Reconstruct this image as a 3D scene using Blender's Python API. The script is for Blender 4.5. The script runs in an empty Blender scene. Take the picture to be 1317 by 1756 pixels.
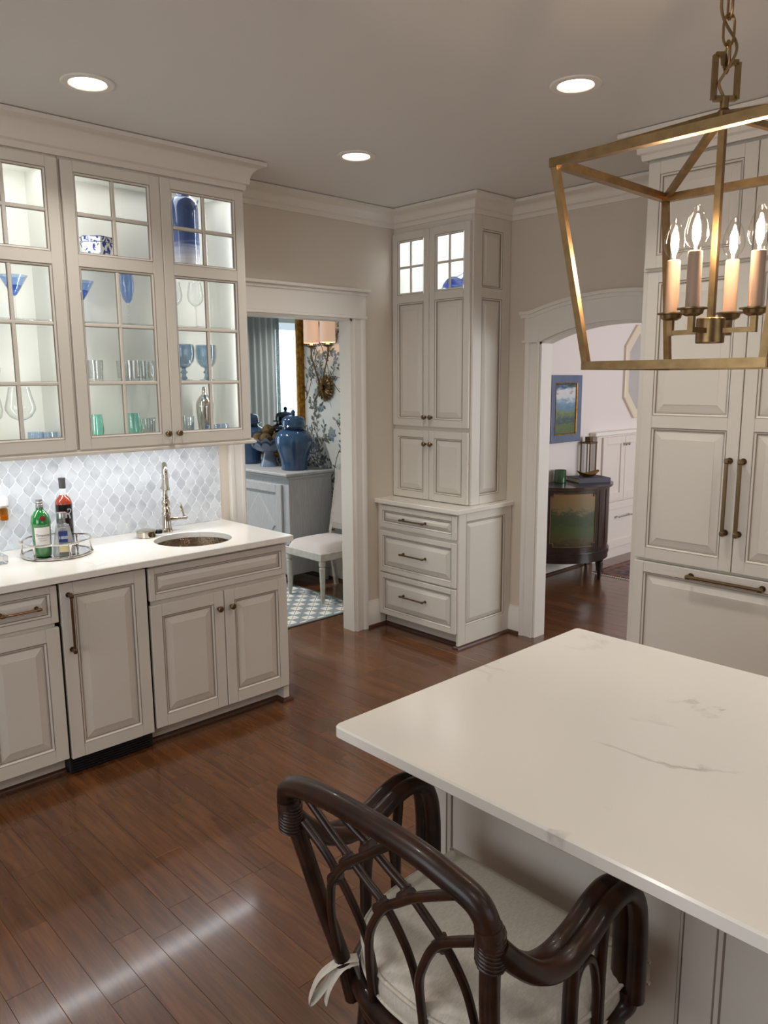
import bpy, bmesh, math, random
from mathutils import Vector, Matrix
random.seed(7)
PI = math.pi
sc = bpy.context.scene
COL = sc.collection

# ------------------------------------------------------------------ camera, world, exposure
CAM = Vector((-3.742, -3.849, 1.704)); FPX = 1330.114
_y, _p, _r = math.radians(-43.535), math.radians(-9.692), math.radians(-0.392)
FW = Vector((-math.cos(_p)*math.sin(_y), math.cos(_p)*math.cos(_y), math.sin(_p)))
R0 = Vector((math.cos(_y), math.sin(_y), 0)); U0 = R0.cross(FW)
RT = math.cos(_r)*R0 + math.sin(_r)*U0; UP = -math.sin(_r)*R0 + math.cos(_r)*U0
cd = bpy.data.cameras.new('camera'); cam = bpy.data.objects.new('camera', cd); COL.objects.link(cam)
cam.matrix_world = Matrix(((RT.x, UP.x, -FW.x, CAM.x), (RT.y, UP.y, -FW.y, CAM.y), (RT.z, UP.z, -FW.z, CAM.z), (0, 0, 0, 1)))
cd.sensor_fit = 'HORIZONTAL'; cd.sensor_width = 36.0; cd.lens = FPX/1317*36.0; cd.clip_start = 0.05
sc.camera = cam
w = bpy.data.worlds.new('world'); sc.world = w; w.use_nodes = True
w.node_tree.nodes['Background'].inputs[0].default_value = (0.80, 0.90, 1.0, 1)
w.node_tree.nodes['Background'].inputs[1].default_value = 1.0
sc.view_settings.view_transform = 'Standard'; sc.view_settings.look = 'None'
sc.view_settings.gamma = 1.0; sc.view_settings.use_curve_mapping = False
sc.view_settings.exposure = 0.0
sc.cycles.use_denoising = True; sc.cycles.transparent_max_bounces = 32; sc.cycles.max_bounces = 10
sc.cycles.diffuse_bounces = 5; sc.cycles.glossy_bounces = 4; sc.cycles.caustics_reflective = False; sc.cycles.caustics_refractive = False

def light(name, kind, loc, energy, col=(1, 1, 1), size=.1, sy=None, direction=None, parent=None, shape=None, spread=None):
    l = bpy.data.lights.new(name, kind); l.energy = energy; l.color = col
    if kind == 'AREA':
        l.shape = shape or ('RECTANGLE' if sy else 'SQUARE'); l.size = size
        if sy: l.size_y = sy
        if spread: l.spread = spread
    else: l.shadow_soft_size = size
    o = bpy.data.objects.new(name, l); COL.objects.link(o)
    o.location = Vector(loc) - (WO[parent] if parent else Vector())
    if parent: o.parent = parent
    if direction: o.rotation_euler = Vector(direction).to_track_quat('-Z', 'Y').to_euler()
    return o
WO = {}
WARM = (1.0, .80, .60)
# daylight through the windows behind the camera and in the rooms beyond
light('window_daylight', 'AREA', (-6.05, -2.8, 1.55), 36, (.93, .96, 1), 2.6, 1.7, (1, 0, 0))
light('window_daylight', 'AREA', (-2.6, -7.05, 1.55), 9, (.93, .96, 1), 3.0, 1.7, (0, 1, 0))
light('window_daylight', 'AREA', (-1.55, 3.93, 1.4), 26, (.74, .93, 1.0), 1.5, 1.8, (0, -1, 0))
light('window_daylight', 'AREA', (3.0, -4.35, 1.5), 90, (.93, .96, 1), 2.2, 1.7, (0, 1, 0))

# ------------------------------------------------------------------ mesh helpers
def cr(pts, n=8, closed=False):
    P = [Vector(p) for p in pts]; out = []
    k = len(P); rng = k if closed else k-1
    for i in range(rng):
        if closed: a, b, c, d = P[(i-1) % k], P[i], P[(i+1) % k], P[(i+2) % k]
        else: a, b, c, d = P[max(i-1, 0)], P[i], P[i+1], P[min(i+2, k-1)]
        for j in range(n):
            t = j/n
            out.append(.5*((2*b)+(c-a)*t+(2*a-5*b+4*c-d)*t*t+(3*b-a-3*c+d)*t**3))
    if not closed: out.append(P[-1])
    return out

class MB:
    def __init__(s): s.v = []; s.f = []; s.m = []
    def add(s, vs, fs, mi=0):
        o = len(s.v); s.v += [Vector(p) for p in vs]
        for f in fs: s.f.append([o+i for i in f]); s.m.append(mi)
    def box(s, x0, x1, y0, y1, z0, z1, bev=0, mi=0):
        x0, x1 = min(x0, x1), max(x0, x1); y0, y1 = min(y0, y1), max(y0, y1); z0, z1 = min(z0, z1), max(z0, z1)
        if bev <= 0:
            vs = [(x, y, z) for z in (z0, z1) for y in (y0, y1) for x in (x0, x1)]
            s.add(vs, [(0, 2, 3, 1), (4, 5, 7, 6), (0, 1, 5, 4), (2, 6, 7, 3), (0, 4, 6, 2), (1, 3, 7, 5)], mi); return s
        b = min(bev, (x1-x0)*.49, (y1-y0)*.49, (z1-z0)*.49)
        X, Y, Z = (x0, x1), (y0, y1), (z0, z1); sg = (1, -1)
        vs = []; idx = {}
        for i in (0, 1):
            for j in (0, 1):
                for k in (0, 1):
                    c = (X[i], Y[j], Z[k]); d = (sg[i]*b, sg[j]*b, sg[k]*b)
                    for a in range(3):
                        q = [c[t]+(0 if t == a else d[t]) for t in range(3)]
                        idx[i, j, k, a] = len(vs); vs.append(q)
        fs = []
        for a in range(3):
            o1, o2 = [t for t in range(3) if t != a]
            for e in (0, 1):
                q = []
                for (p, r) in ((0, 0), (1, 0), (1, 1), (0, 1)):
                    c = [0]*3; c[a] = e; c[o1] = p; c[o2] = r; q.append(idx[c[0], c[1], c[2], a])
                fs.append(q)
            for p in (0, 1):
                for r in (0, 1):
                    c0 = [0]*3; c0[o1] = p; c0[o2] = r; c1 = c0[:]; c1[a] = 1
                    fs.append([idx[(*c0, o1)], idx[(*c1, o1)], idx[(*c1, o2)], idx[(*c0, o2)]])
        for i in (0, 1):
            for j in (0, 1):
                for k in (0, 1): fs.append([idx[i, j, k, 0], idx[i, j, k, 1], idx[i, j, k, 2]])
        s.add(vs, fs, mi); return s
    def prism(s, poly, fn, a, b, mi=0):
        n = len(poly); vs = [fn(p[0], p[1], a) for p in poly]+[fn(p[0], p[1], b) for p in poly]
        s.add(vs, [list(range(n))[::-1], list(range(n, 2*n))]+[[i, (i+1) % n, n+(i+1) % n, n+i] for i in range(n)], mi); return s
    def lathe(s, prof, c=(0, 0, 0), seg=24, mi=0, ax=None, rib=None):
        c = Vector(c); vs = []; fs = []
        for k, (r, z) in enumerate(prof):
            for i in range(seg):
                t = 2*PI*i/seg; rr = r*(rib(t, k/(len(prof)-1)) if rib else 1)
                p = Vector((rr*math.cos(t), rr*math.sin(t), z))
                vs.append(c+(ax @ p if ax else p))
        for k in range(len(prof)-1):
            for i in range(seg):
                j = (i+1) % seg; fs.append([k*seg+i, k*seg+j, (k+1)*seg+j, (k+1)*seg+i])
        if prof[0][0] > 1e-6: fs.append(list(range(seg))[::-1])
        if prof[-1][0] > 1e-6: fs.append([(len(prof)-1)*seg+i for i in range(seg)])
        s.add(vs, fs, mi); return s
    def surf(s, prof, c=(0, 0, 0), seg=24, mi=0):       # open lathe without caps
        vs = []; fs = []; c = Vector(c)
        for (r, z) in prof:
            for i in range(seg): t = 2*PI*i/seg; vs.append(c+Vector((r*math.cos(t), r*math.sin(t), z)))
        for k in range(len(prof)-1):
            for i in range(seg):
                j = (i+1) % seg; fs.append([k*seg+i, k*seg+j, (k+1)*seg+j, (k+1)*seg+i])
        s.add(vs, fs, mi); return s
    def tube(s, pts, r, seg=10, closed=False, mi=0, flat=1.0):
        P = [Vector(p) for p in pts]; n = len(P); vs = []; fs = []
        t0 = (P[1]-P[0]).normalized(); up = Vector((0, 0, 1)) if abs(t0.z) < .9 else Vector((1, 0, 0))
        nn = t0.cross(up).normalized()
        for i in range(n):
            a = P[(i-1) % n] if (closed or i > 0) else P[i]; b = P[(i+1) % n] if (closed or i < n-1) else P[i]
            t = (b-a).normalized(); nn = (nn-t*nn.dot(t)).normalized(); bb = t.cross(nn)
            rr = r[i] if isinstance(r, (list, tuple)) else r
            for k in range(seg):
                q = 2*PI*k/seg; vs.append(P[i]+nn*(rr*math.cos(q))+bb*(rr*flat*math.sin(q)))
        for i in range(n if closed else n-1):
            for k in range(seg):
                j = (i+1) % n; l = (k+1) % seg
                fs.append([i*seg+k, i*seg+l, j*seg+l, j*seg+k])
        if not closed: fs += [list(range(seg))[::-1], [(n-1)*seg+k for k in range(seg)]]
        s.add(vs, fs, mi); return s
    def sweep(s, prof, path, side=1, mi=0, mis=None):   # prof: (out, z) polygon; path: (x, y); out is to the right of travel * side
        n = len(path); pr = len(prof); vs = []
        P = [Vector((p[0], p[1])) for p in path]
        nor = lambda a, b: Vector(((b-a).y, -(b-a).x)).normalized()*side
        for i in range(n):
            if i == 0: m = nor(P[0], P[1])
            elif i == n-1: m = nor(P[-2], P[-1])
            else:
                a, b = nor(P[i-1], P[i]), nor(P[i], P[i+1]); m = (a+b)/(1+a.dot(b))
            for (o, z) in prof: vs.append((P[i].x+m.x*o, P[i].y+m.y*o, z))
        fs = [[i*pr+k, i*pr+(k+1) % pr, (i+1)*pr+(k+1) % pr, (i+1)*pr+k] for i in range(n-1) for k in range(pr)]
        fs += [list(range(pr))[::-1], [(n-1)*pr+k for k in range(pr)]]
        s.add(vs, fs, mi); return s
    def bar(s, a, b, w_, h_=None, mi=0, up=(0, 0, 1)):
        a, b = Vector(a), Vector(b); h_ = h_ or w_; t = (b-a).normalized(); up = Vector(up)
        if abs(t.dot(up)) > .97: up = Vector((1, 0, 0))
        x = t.cross(up).normalized(); y = x.cross(t)
        vs = [p+x*(i*w_/2)+y*(j*h_/2) for p in (a, b) for (i, j) in ((-1, -1), (1, -1), (1, 1), (-1, 1))]
        s.add(vs, [(0, 3, 2, 1), (4, 5, 6, 7), (0, 1, 5, 4), (1, 2, 6, 5), (2, 3, 7, 6), (3, 0, 4, 7)], mi); return s
    def sphere(s, c, r, seg=16, mi=0, sz=1.0):
        return s.lathe([(max(1e-7, r*math.sin(PI*k/8)), -r*sz*math.cos(PI*k/8)) for k in range(9)], c, seg, mi)

def thing(name, loc, label, cat, group=None):
    o = bpy.data.objects.new(name, None); COL.objects.link(o); o.location = loc; o.empty_display_size = .05
    WO[o] = Vector(loc); o['label'] = label; o['category'] = cat
    if group: o['group'] = group
    return o
def obj(name, mb, mats, parent=None, label=None, cat=None, group=None, kind=None, ang=32, recalc=True):
    v = mb.v
    lo = Vector((min(p.x for p in v), min(p.y for p in v), min(p.z for p in v))); hi = Vector((max(p.x for p in v), max(p.y for p in v), max(p.z for p in v)))
    org = Vector(((lo.x+hi.x)/2, (lo.y+hi.y)/2, lo.z))
    me = bpy.data.meshes.new(name); me.from_pydata([p-org for p in v], [], mb.f)
    if not isinstance(mats, (list, tuple)): mats = [mats]
    for m in mats: me.materials.append(m)
    if len(mats) > 1: me.polygons.foreach_set('material_index', mb.m)
    if recalc:
        bm = bmesh.new(); bm.from_mesh(me); bmesh.ops.recalc_face_normals(bm, faces=bm.faces); bm.to_mesh(me); bm.free()
    me.polygons.foreach_set('use_smooth', [True]*len(me.polygons)); me.set_sharp_from_angle(angle=math.radians(ang)); me.update()
    o = bpy.data.objects.new(name, me); COL.objects.link(o); WO[o] = org
    if parent: o.parent = parent; o.location = org-WO[parent]
    else: o.location = org
    if label: o['label'] = label
    if cat: o['category'] = cat
    if group: o['group'] = group
    if kind: o['kind'] = kind
    return o
def struct(name, mb, mats, parent=None): return obj(name, mb, mats, parent, kind=None if parent else 'structure')
def kids(o): return [c for c in COL.objects if c.parent == o]
def dup(root, off, label=None, parent=None):
    r = root.copy(); COL.objects.link(r); off = Vector(off)
    if parent: r.parent = parent
    else: r.location = root.location+off
    WO[r] = WO[root]+off
    if label: r['label'] = label
    for c in kids(root): dup(c, off, None, r)
    return r

# ------------------------------------------------------------------ materials
def lin(c):
    c = [x/255 for x in c]
    return tuple(x/12.92 if x <= .04045 else ((x+.055)/1.055)**2.4 for x in c)+(1,)
def M(name, rgb, rough=.5, metal=0, var=None, bump=None, coat=0, emit=None, spec=.5, sheen=0, stretch=None, ramp=None, subsurf=0):
    m = bpy.data.materials.new(name); m.use_nodes = True; nt = m.node_tree; p = nt.nodes['Principled BSDF']
    p.inputs['Base Color'].default_value = lin(rgb); p.inputs['Roughness'].default_value = rough; p.inputs['Metallic'].default_value = metal
    p.inputs['Coat Weight'].default_value = coat; p.inputs['Specular IOR Level'].default_value = spec
    if sheen: p.inputs['Sheen Weight'].default_value = sheen
    if emit: p.inputs['Emission Color'].default_value = lin(emit[0]); p.inputs['Emission Strength'].default_value = emit[1]
    tc = mp = None
    if var or bump:
        tc = nt.nodes.new('ShaderNodeTexCoord'); mp = nt.nodes.new('ShaderNodeMapping'); nt.links.new(tc.outputs['Object'], mp.inputs[0])
        if stretch: mp.inputs['Scale'].default_value = stretch
    if var:   # (scale, rgb2, detail)
        nz = nt.nodes.new('ShaderNodeTexNoise'); nz.inputs['Scale'].default_value = var[0]; nz.inputs['Detail'].default_value = var[2] if len(var) > 2 else 4
        nt.links.new(mp.outputs[0], nz.inputs['Vector'])
        cr_ = nt.nodes.new('ShaderNodeValToRGB'); cr_.color_ramp.elements[0].position = ramp[0] if ramp else .35; cr_.color_ramp.elements[1].position = ramp[1] if ramp else .65
        cr_.color_ramp.elements[0].color = lin(var[1]); cr_.color_ramp.elements[1].color = lin(rgb)
        nt.links.new(nz.outputs['Fac'], cr_.inputs[0]); nt.links.new(cr_.outputs[0], p.inputs['Base Color'])
    if bump:  # (scale, strength, dist)
        nb = nt.nodes.new('ShaderNodeTexNoise'); nb.inputs['Scale'].default_value = bump[0]; nb.inputs['Detail'].default_value = 3
        nt.links.new(mp.outputs[0], nb.inputs['Vector']); bn = nt.nodes.new('ShaderNodeBump'); bn.inputs['Strength'].default_value = bump[1]
        bn.inputs['Distance'].default_value = bump[2] if len(bump) > 2 else .002
        nt.links.new(nb.outputs['Fac'], bn.inputs['Height']); nt.links.new(bn.outputs[0], p.inputs['Normal'])
    return m
def G(name, tint, rough=0.0, ior=1.45, boost=1.0, edge=1.0, milk=0.0):
    m = bpy.data.materials.new(name); m.use_nodes = True; nt = m.node_tree; nt.nodes.clear()
    out = nt.nodes.new('ShaderNodeOutputMaterial'); mix = nt.nodes.new('ShaderNodeMixShader'); fr = nt.nodes.new('ShaderNodeLayerWeight'); fr.inputs[0].default_value = .5; pw = nt.nodes.new('ShaderNodeMath'); pw.operation = 'POWER'; pw.inputs[1].default_value = 4.0; f0 = ((ior-1)/(ior+1))**2
    ad = nt.nodes.new('ShaderNodeMath'); ad.operation = 'MULTIPLY_ADD'; ad.inputs[1].default_value = 1-f0; ad.inputs[2].default_value = f0; nt.links.new(fr.outputs['Facing'], pw.inputs[0]); nt.links.new(pw.outputs[0], ad.inputs[0])
    tr = nt.nodes.new('ShaderNodeBsdfTransparent'); 
    f2 = nt.nodes.new('ShaderNodeMath'); f2.operation = 'POWER'; f2.inputs[1].default_value = 2.0; nt.links.new(fr.outputs['Facing'], f2.inputs[0])
    mc = nt.nodes.new('ShaderNodeMix'); mc.data_type = 'RGBA'; mc.inputs[6].default_value = (*tint, 1); mc.inputs[7].default_value = (*[x**edge for x in tint], 1); nt.links.new(f2.outputs[0], mc.inputs[0]); nt.links.new(mc.outputs[2], tr.inputs[0]); gl = nt.nodes.new('ShaderNodeBsdfGlossy'); gl.inputs['Roughness'].default_value = rough
    mu = nt.nodes.new('ShaderNodeMath'); mu.operation = 'MULTIPLY'; mu.inputs[1].default_value = boost; mu.use_clamp = True
    nt.links.new(ad.outputs[0], mu.inputs[0]); nt.links.new(mu.outputs[0], mix.inputs[0]); nt.links.new(tr.outputs[0], mix.inputs[1]); nt.links.new(gl.outputs[0], mix.inputs[2]); nt.links.new(mix.outputs[0], out.inputs[0])
    if milk:
        df = nt.nodes.new('ShaderNodeBsdfDiffuse'); df.inputs[0].default_value = (.8, .82, .82, 1); m2 = nt.nodes.new('ShaderNodeMixShader'); m2.inputs[0].default_value = milk
        nt.links.new(mix.outputs[0], m2.inputs[1]); nt.links.new(df.outputs[0], m2.inputs[2]); nt.links.new(m2.outputs[0], out.inputs[0])
    return m
def EM(name, rgb, s):
    m = bpy.data.materials.new(name); m.use_nodes = True; nt = m.node_tree; nt.nodes.clear()
    e = nt.nodes.new('ShaderNodeEmission'); e.inputs[0].default_value = lin(rgb); e.inputs[1].default_value = s
    o = nt.nodes.new('ShaderNodeOutputMaterial'); nt.links.new(e.outputs[0], o.inputs[0]); return m

PAINT = M('cabinet_paint', (220, 214, 203), .42)
GLAZE = M('glaze_line', (142, 130, 116), .5)
TRIM = M('trim_paint', (232, 227, 218), .45)
WALL = M('wall_paint', (214, 203, 188), .7)
HWALL = M('hall_wall_paint', (226, 216, 212), .7)
CEIL = M('ceiling_paint', (224, 220, 215), .8)
INSIDE = M('cabinet_inside', (236, 236, 230), .5)
BRASS = M('aged_brass', (150, 124, 86), .36, 1.0, var=(40, (132, 108, 74)))
PULL = M('antique_pull', (128, 108, 82), .32, 1.0)
NICKEL = M('polished_nickel', (196, 187, 172), .06, 1.0)
SILVER = M('silver_metal', (222, 218, 212), .16, 1.0)
BLACK = M('black_plastic', (16, 18, 24), .45)
SHOE = M('stained_shoe_moulding', (74, 45, 30), .35)
CANE = M('dark_cane', (54, 31, 19), .34, var=(14, (24, 14, 10)), bump=(60, .15), coat=.08, spec=.35)
WRAP = M('cane_binding', (58, 34, 24), .42, var=(60, (40, 24, 18)), bump=(120, .4))
LINEN = M('linen', (205, 198, 186), .9, var=(90, (192, 184, 170)), bump=(260, .5, .001), stretch=(1, 3, 1))
GLASS = G('clear_glass', (.975, .98, .98), 0.02, 1.5, 2.2, 9); PANE = G('window_pane', (.985, .99, .987), 0, 1.5, .5)
CRYSTAL = G('cut_crystal', (.95, .96, .96), 0.03, 1.6, 3.0, 7)
SHELFG = G('glass_shelf', (.98, .992, .986), 0, 1.45, .6)
BLUEG = G('blue_glass', (.50, .66, .95), .02, 1.5, 3.0, 2.5); BLUEG2 = G('pale_blue_glass', (.68, .78, .93), .02, 1.5, 3.0, 2.5); NAVYG = G('slate_blue_glass', (.46, .58, .68), .02, 1.5, 3.2, 2.2)
TEALG = G('teal_glass', (.58, .91, .85), .02, 1.5, 3.2, 2.2); GREENG = M('green_bottle_glass', (14, 122, 44), .06, coat=.8, spec=.8); AMBER = G('amber_oil', (.85, .6, .25))
DKLIQ = M('dark_liquor', (20, 12, 18), .06, coat=.6); REDLIQ = M('red_liquor', (150, 56, 30), .08, coat=.6)
PAPER = M('paper_label', (236, 234, 228), .7); INK = M('label_ink', (40, 40, 44), .6); NAVYP = M('navy_label', (24, 52, 110), .5); WHITEP = M('white_print', (240, 240, 240), .5); TANP = M('tan_label', (214, 196, 150), .6); REDSEAL = M('red_seal', (120, 26, 34), .4); GREYCAP = M('grey_foil', (96, 96, 94), .35, .6)
MARBLE_BASE = (226, 229, 233)

def wood_floor():
    m = bpy.data.materials.new('oak_plank'); m.use_nodes = True; nt = m.node_tree; N = nt.nodes; L = nt.links; p = N['Principled BSDF']
    tc = N.new('ShaderNodeTexCoord'); oi = N.new('ShaderNodeObjectInfo'); geo = N.new('ShaderNodeNewGeometry')
    mul = N.new('ShaderNodeMath'); mul.operation = 'MULTIPLY'; mul.inputs[1].default_value = 37.0; L.new(oi.outputs['Random'], mul.inputs[0])
    cb = N.new('ShaderNodeCombineXYZ'); L.new(mul.outputs[0], cb.inputs[0]); L.new(mul.outputs[0], cb.inputs[1])
    va = N.new('ShaderNodeVectorMath'); va.operation = 'ADD'; L.new(tc.outputs['Object'], va.inputs[0]); L.new(cb.outputs[0], va.inputs[1])
    mp = N.new('ShaderNodeMapping'); mp.inputs['Scale'].default_value = (9, .8, 1); L.new(va.outputs[0], mp.inputs[0])
    n1 = N.new('ShaderNodeTexNoise'); n1.inputs['Scale'].default_value = 2.2; n1.inputs['Detail'].default_value = 6; n1.inputs['Distortion'].default_value = 1.6; L.new(mp.outputs[0], n1.inputs['Vector'])
    mp2 = N.new('ShaderNodeMapping'); mp2.inputs['Scale'].default_value = (70, 3.0, 1); L.new(va.outputs[0], mp2.inputs[0])
    n2 = N.new('ShaderNodeTexNoise'); n2.inputs['Scale'].default_value = 1.6; n2.inputs['Detail'].default_value = 4; n2.inputs['Distortion'].default_value = .6; L.new(mp2.outputs[0], n2.inputs['Vector'])
    # cathedral rings
    mp3 = N.new('ShaderNodeMapping'); mp3.inputs['Scale'].default_value = (5, .55, 1); L.new(va.outputs[0], mp3.inputs[0])
    n3 = N.new('ShaderNodeTexNoise'); n3.inputs['Scale'].default_value = 1.1; n3.inputs['Detail'].default_value = 1.5; L.new(mp3.outputs[0], n3.inputs['Vector'])
    k = N.new('ShaderNodeMath'); k.operation = 'MULTIPLY'; k.inputs[1].default_value = 26; L.new(n3.outputs['Fac'], k.inputs[0])
    fr = N.new('ShaderNodeMath'); fr.operation = 'FRACT'; L.new(k.outputs[0], fr.inputs[0])
    rp = N.new('ShaderNodeValToRGB'); e = rp.color_ramp.elements
    e[0].position = .28; e[0].color = lin((84, 49, 27)); e[1].position = .72; e[1].color = lin((114, 72, 40))
    L.new(n1.outputs['Fac'], rp.inputs[0])
    rp2 = N.new('ShaderNodeValToRGB'); e = rp2.color_ramp.elements; e[0].position = .36; e[0].color = (.74, .72, .70, 1); e[1].position = .56; e[1].color = (1.04, 1.03, 1.0, 1); L.new(n2.outputs['Fac'], rp2.inputs[0])
    rp3 = N.new('ShaderNodeValToRGB'); e = rp3.color_ramp.elements; e[0].position = .0; e[0].color = (.80, .78, .76, 1); e[1].position = .22; e[1].color = (1, 1, 1, 1); L.new(fr.outputs[0], rp3.inputs[0])
    mx = N.new('ShaderNodeMix'); mx.data_type = 'RGBA'; mx.blend_type = 'MULTIPLY'; mx.inputs[0].default_value = .5; L.new(rp.outputs[0], mx.inputs[6]); L.new(rp2.outputs[0], mx.inputs[7])
    mx3 = N.new('ShaderNodeMix'); mx3.data_type = 'RGBA'; mx3.blend_type = 'MULTIPLY'; mx3.inputs[0].default_value = .6; L.new(mx.outputs[2], mx3.inputs[6]); L.new(rp3.outputs[0], mx3.inputs[7])
    hs = N.new('ShaderNodeHueSaturation'); mr = N.new('ShaderNodeMapRange'); mr.inputs[3].default_value = .80; mr.inputs[4].default_value = 1.14
    L.new(oi.outputs['Random'], mr.inputs[0]); L.new(mr.outputs[0], hs.inputs['Value']); L.new(mx3.outputs[2], hs.inputs['Color']); L.new(hs.outputs[0], p.inputs['Base Color'])
    p.inputs['Roughness'].default_value = .27; p.inputs['Coat Weight'].default_value = .45; p.inputs['Coat Roughness'].default_value = .10
    bn = N.new('ShaderNodeBump'); bn.inputs['Strength'].default_value = .16; bn.inputs['Distance'].default_value = .0008; L.new(n2.outputs['Fac'], bn.inputs['Height']); L.new(bn.outputs[0], p.inputs['Normal'])
    return m
OAK = wood_floor()
def quartz(name, vein):
    m = bpy.data.materials.new(name); m.use_nodes = True; nt = m.node_tree; N = nt.nodes; L = nt.links; p = N['Principled BSDF']
    tc = N.new('ShaderNodeTexCoord'); mp = N.new('ShaderNodeMapping'); mp.inputs['Rotation'].default_value = (0, 0, .5); mp.inputs['Scale'].default_value = (1.2, .7, 1); L.new(tc.outputs['Object'], mp.inputs[0])
    n = N.new('ShaderNodeTexNoise'); n.inputs['Scale'].default_value = 1.9; n.inputs['Detail'].default_value = 9; n.inputs['Distortion'].default_value = .7; L.new(mp.outputs[0], n.inputs['Vector'])
    a = N.new('ShaderNodeMath'); a.operation = 'SUBTRACT'; a.inputs[1].default_value = .5; L.new(n.outputs['Fac'], a.inputs[0])
    b = N.new('ShaderNodeMath'); b.operation = 'ABSOLUTE'; L.new(a.outputs[0], b.inputs[0])
    r = N.new('ShaderNodeValToRGB'); e = r.color_ramp.elements; e[0].position = 0; e[0].color = (1, 1, 1, 1); e[1].position = .012; e[1].color = (0, 0, 0, 1); L.new(b.outputs[0], r.inputs[0])
    n2 = N.new('ShaderNodeTexNoise'); n2.inputs['Scale'].default_value = 3.2; n2.inputs['Detail'].default_value = 3; L.new(mp.outputs[0], n2.inputs['Vector'])
    r2 = N.new('ShaderNodeValToRGB'); e = r2.color_ramp.elements; e[0].position = .52; e[0].color = (0, 0, 0, 1); e[1].position = .68; e[1].color = (1, 1, 1, 1); L.new(n2.outputs['Fac'], r2.inputs[0])
    mu = N.new('ShaderNodeMath'); mu.operation = 'MULTIPLY'; L.new(r.outputs[0], mu.inputs[0]); L.new(r2.outputs[0], mu.inputs[1])
    mu2 = N.new('ShaderNodeMath'); mu2.operation = 'MULTIPLY'; mu2.inputs[1].default_value = vein; L.new(mu.outputs[0], mu2.inputs[0])
    mx = N.new('ShaderNodeMix'); mx.data_type = 'RGBA'; mx.inputs[6].default_value = lin((236, 231, 222)); mx.inputs[7].default_value = lin((168, 160, 152)); L.new(mu2.outputs[0], mx.inputs[0])
    L.new(mx.outputs[2], p.inputs['Base Color']); p.inputs['Roughness'].default_value = .16
    return m
QUARTZ = quartz('island_quartz', .75); QUARTZ2 = quartz('counter_quartz', .3)
def marble():
    m = bpy.data.materials.new('marble_tile'); m.use_nodes = True; nt = m.node_tree; N = nt.nodes; L = nt.links; p = N['Principled BSDF']
    tc = N.new('ShaderNodeTexCoord'); oi = N.new('ShaderNodeObjectInfo'); mul = N.new('ShaderNodeMath'); mul.operation = 'MULTIPLY'; mul.inputs[1].default_value = 50
    L.new(oi.outputs['Random'], mul.inputs[0]); va = N.new('ShaderNodeVectorMath'); va.operation = 'ADD'; L.new(tc.outputs['Object'], va.inputs[0]); L.new(mul.outputs[0], va.inputs[1])
    n = N.new('ShaderNodeTexNoise'); n.inputs['Scale'].default_value = 11; n.inputs['Detail'].default_value = 5; n.inputs['Distortion'].default_value = .5; L.new(va.outputs[0], n.inputs['Vector'])
    r = N.new('ShaderNodeValToRGB'); e = r.color_ramp.elements; e[0].position = .25; e[0].color = lin((186, 191, 198)); e[1].position = .55; e[1].color = lin((220, 224, 228)); L.new(n.outputs['Fac'], r.inputs[0])
    hs = N.new('ShaderNodeHueSaturation'); mr = N.new('ShaderNodeMapRange'); mr.inputs[3].default_value = .90; mr.inputs[4].default_value = 1.04
    L.new(oi.outputs['Random'], mr.inputs[0]); L.new(mr.outputs[0], hs.inputs['Value']); L.new(r.outputs[0], hs.inputs['Color']); L.new(hs.outputs[0], p.inputs['Base Color']); p.inputs['Roughness'].default_value = .28
    return m
MARBLE = marble(); GROUT = M('white_grout', (244, 246, 248), .8)
ZC = 2.79; WX = .39                       # ceiling height, arch wall plane

# ------------------------------------------------------------------ setting: floor
def project(p):
    q = Vector(p)-CAM; z = q.dot(FW)
    if z < .1: return None
    return 658.5+FPX*q.dot(RT)/z, 878-FPX*q.dot(UP)/z, z
fl = struct('floor', MB().box(-6.2, 6.2, -7.3, 4.1, -.12, -.008), M('subfloor', (62, 40, 28), .8))
PW = .103; planks = []
rnd = random.Random(11)
i0, i1 = int((-6.15+3.098)/PW)-1, int((6.1+3.098)/PW)
for i in range(i0, i1):
    xa = -3.098+i*PW; y = -7.25+rnd.random()*.8-.8
    while y < 4.0:
        L_ = rnd.choice((.35, .5, .6, .75, .9, 1.1)); ya, yb = max(y, -7.25), min(y+L_, 4.05); y += L_
        if yb-ya < .05: continue
        planks.append((xa, ya, yb))
near = []
for pl in planks:
    xa, ya, yb = pl; cx, cy = xa+PW/2, (ya+yb)/2
    hid = (cx < -1.4 and cy > -.55 and cy < .1) or (-2.35 < cx < -1.6 and cy < -2.75) or (cx > -.25 and cx < .45 and cy < -2.0)
    q = [project((cx, yy, 0)) for yy in (ya, cy, yb)]
    vis = any(t and -40 < t[0] < 1357 and 900 < t[1] < 1800 for t in q) and not hid
    if cy > .1 and not (-1.5 < cx < .5 and cy < 1.9): vis = False
    if cx > .5 and not (cy > -2.3 and cx < 3.6 and cy < 0): vis = False
    if vis: near.append((min(t[2] for t in q if t), pl))
near.sort(); own = {p for _, p in near[:295]}
rest = MB()
for pl in planks:
    xa, ya, yb = pl; dz = rnd.uniform(-.0003, .0002)
    if pl in own: obj('plank', MB().box(xa+.0003, xa+PW-.0003, ya+.0003, yb-.0003, -.012, dz, .0006), OAK, fl, recalc=False)
    else: rest.box(xa+.0003, xa+PW-.0003, ya+.0003, yb-.0003, -.012, dz)
obj('plank_field', rest, OAK, fl, kind='stuff', recalc=False)

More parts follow.
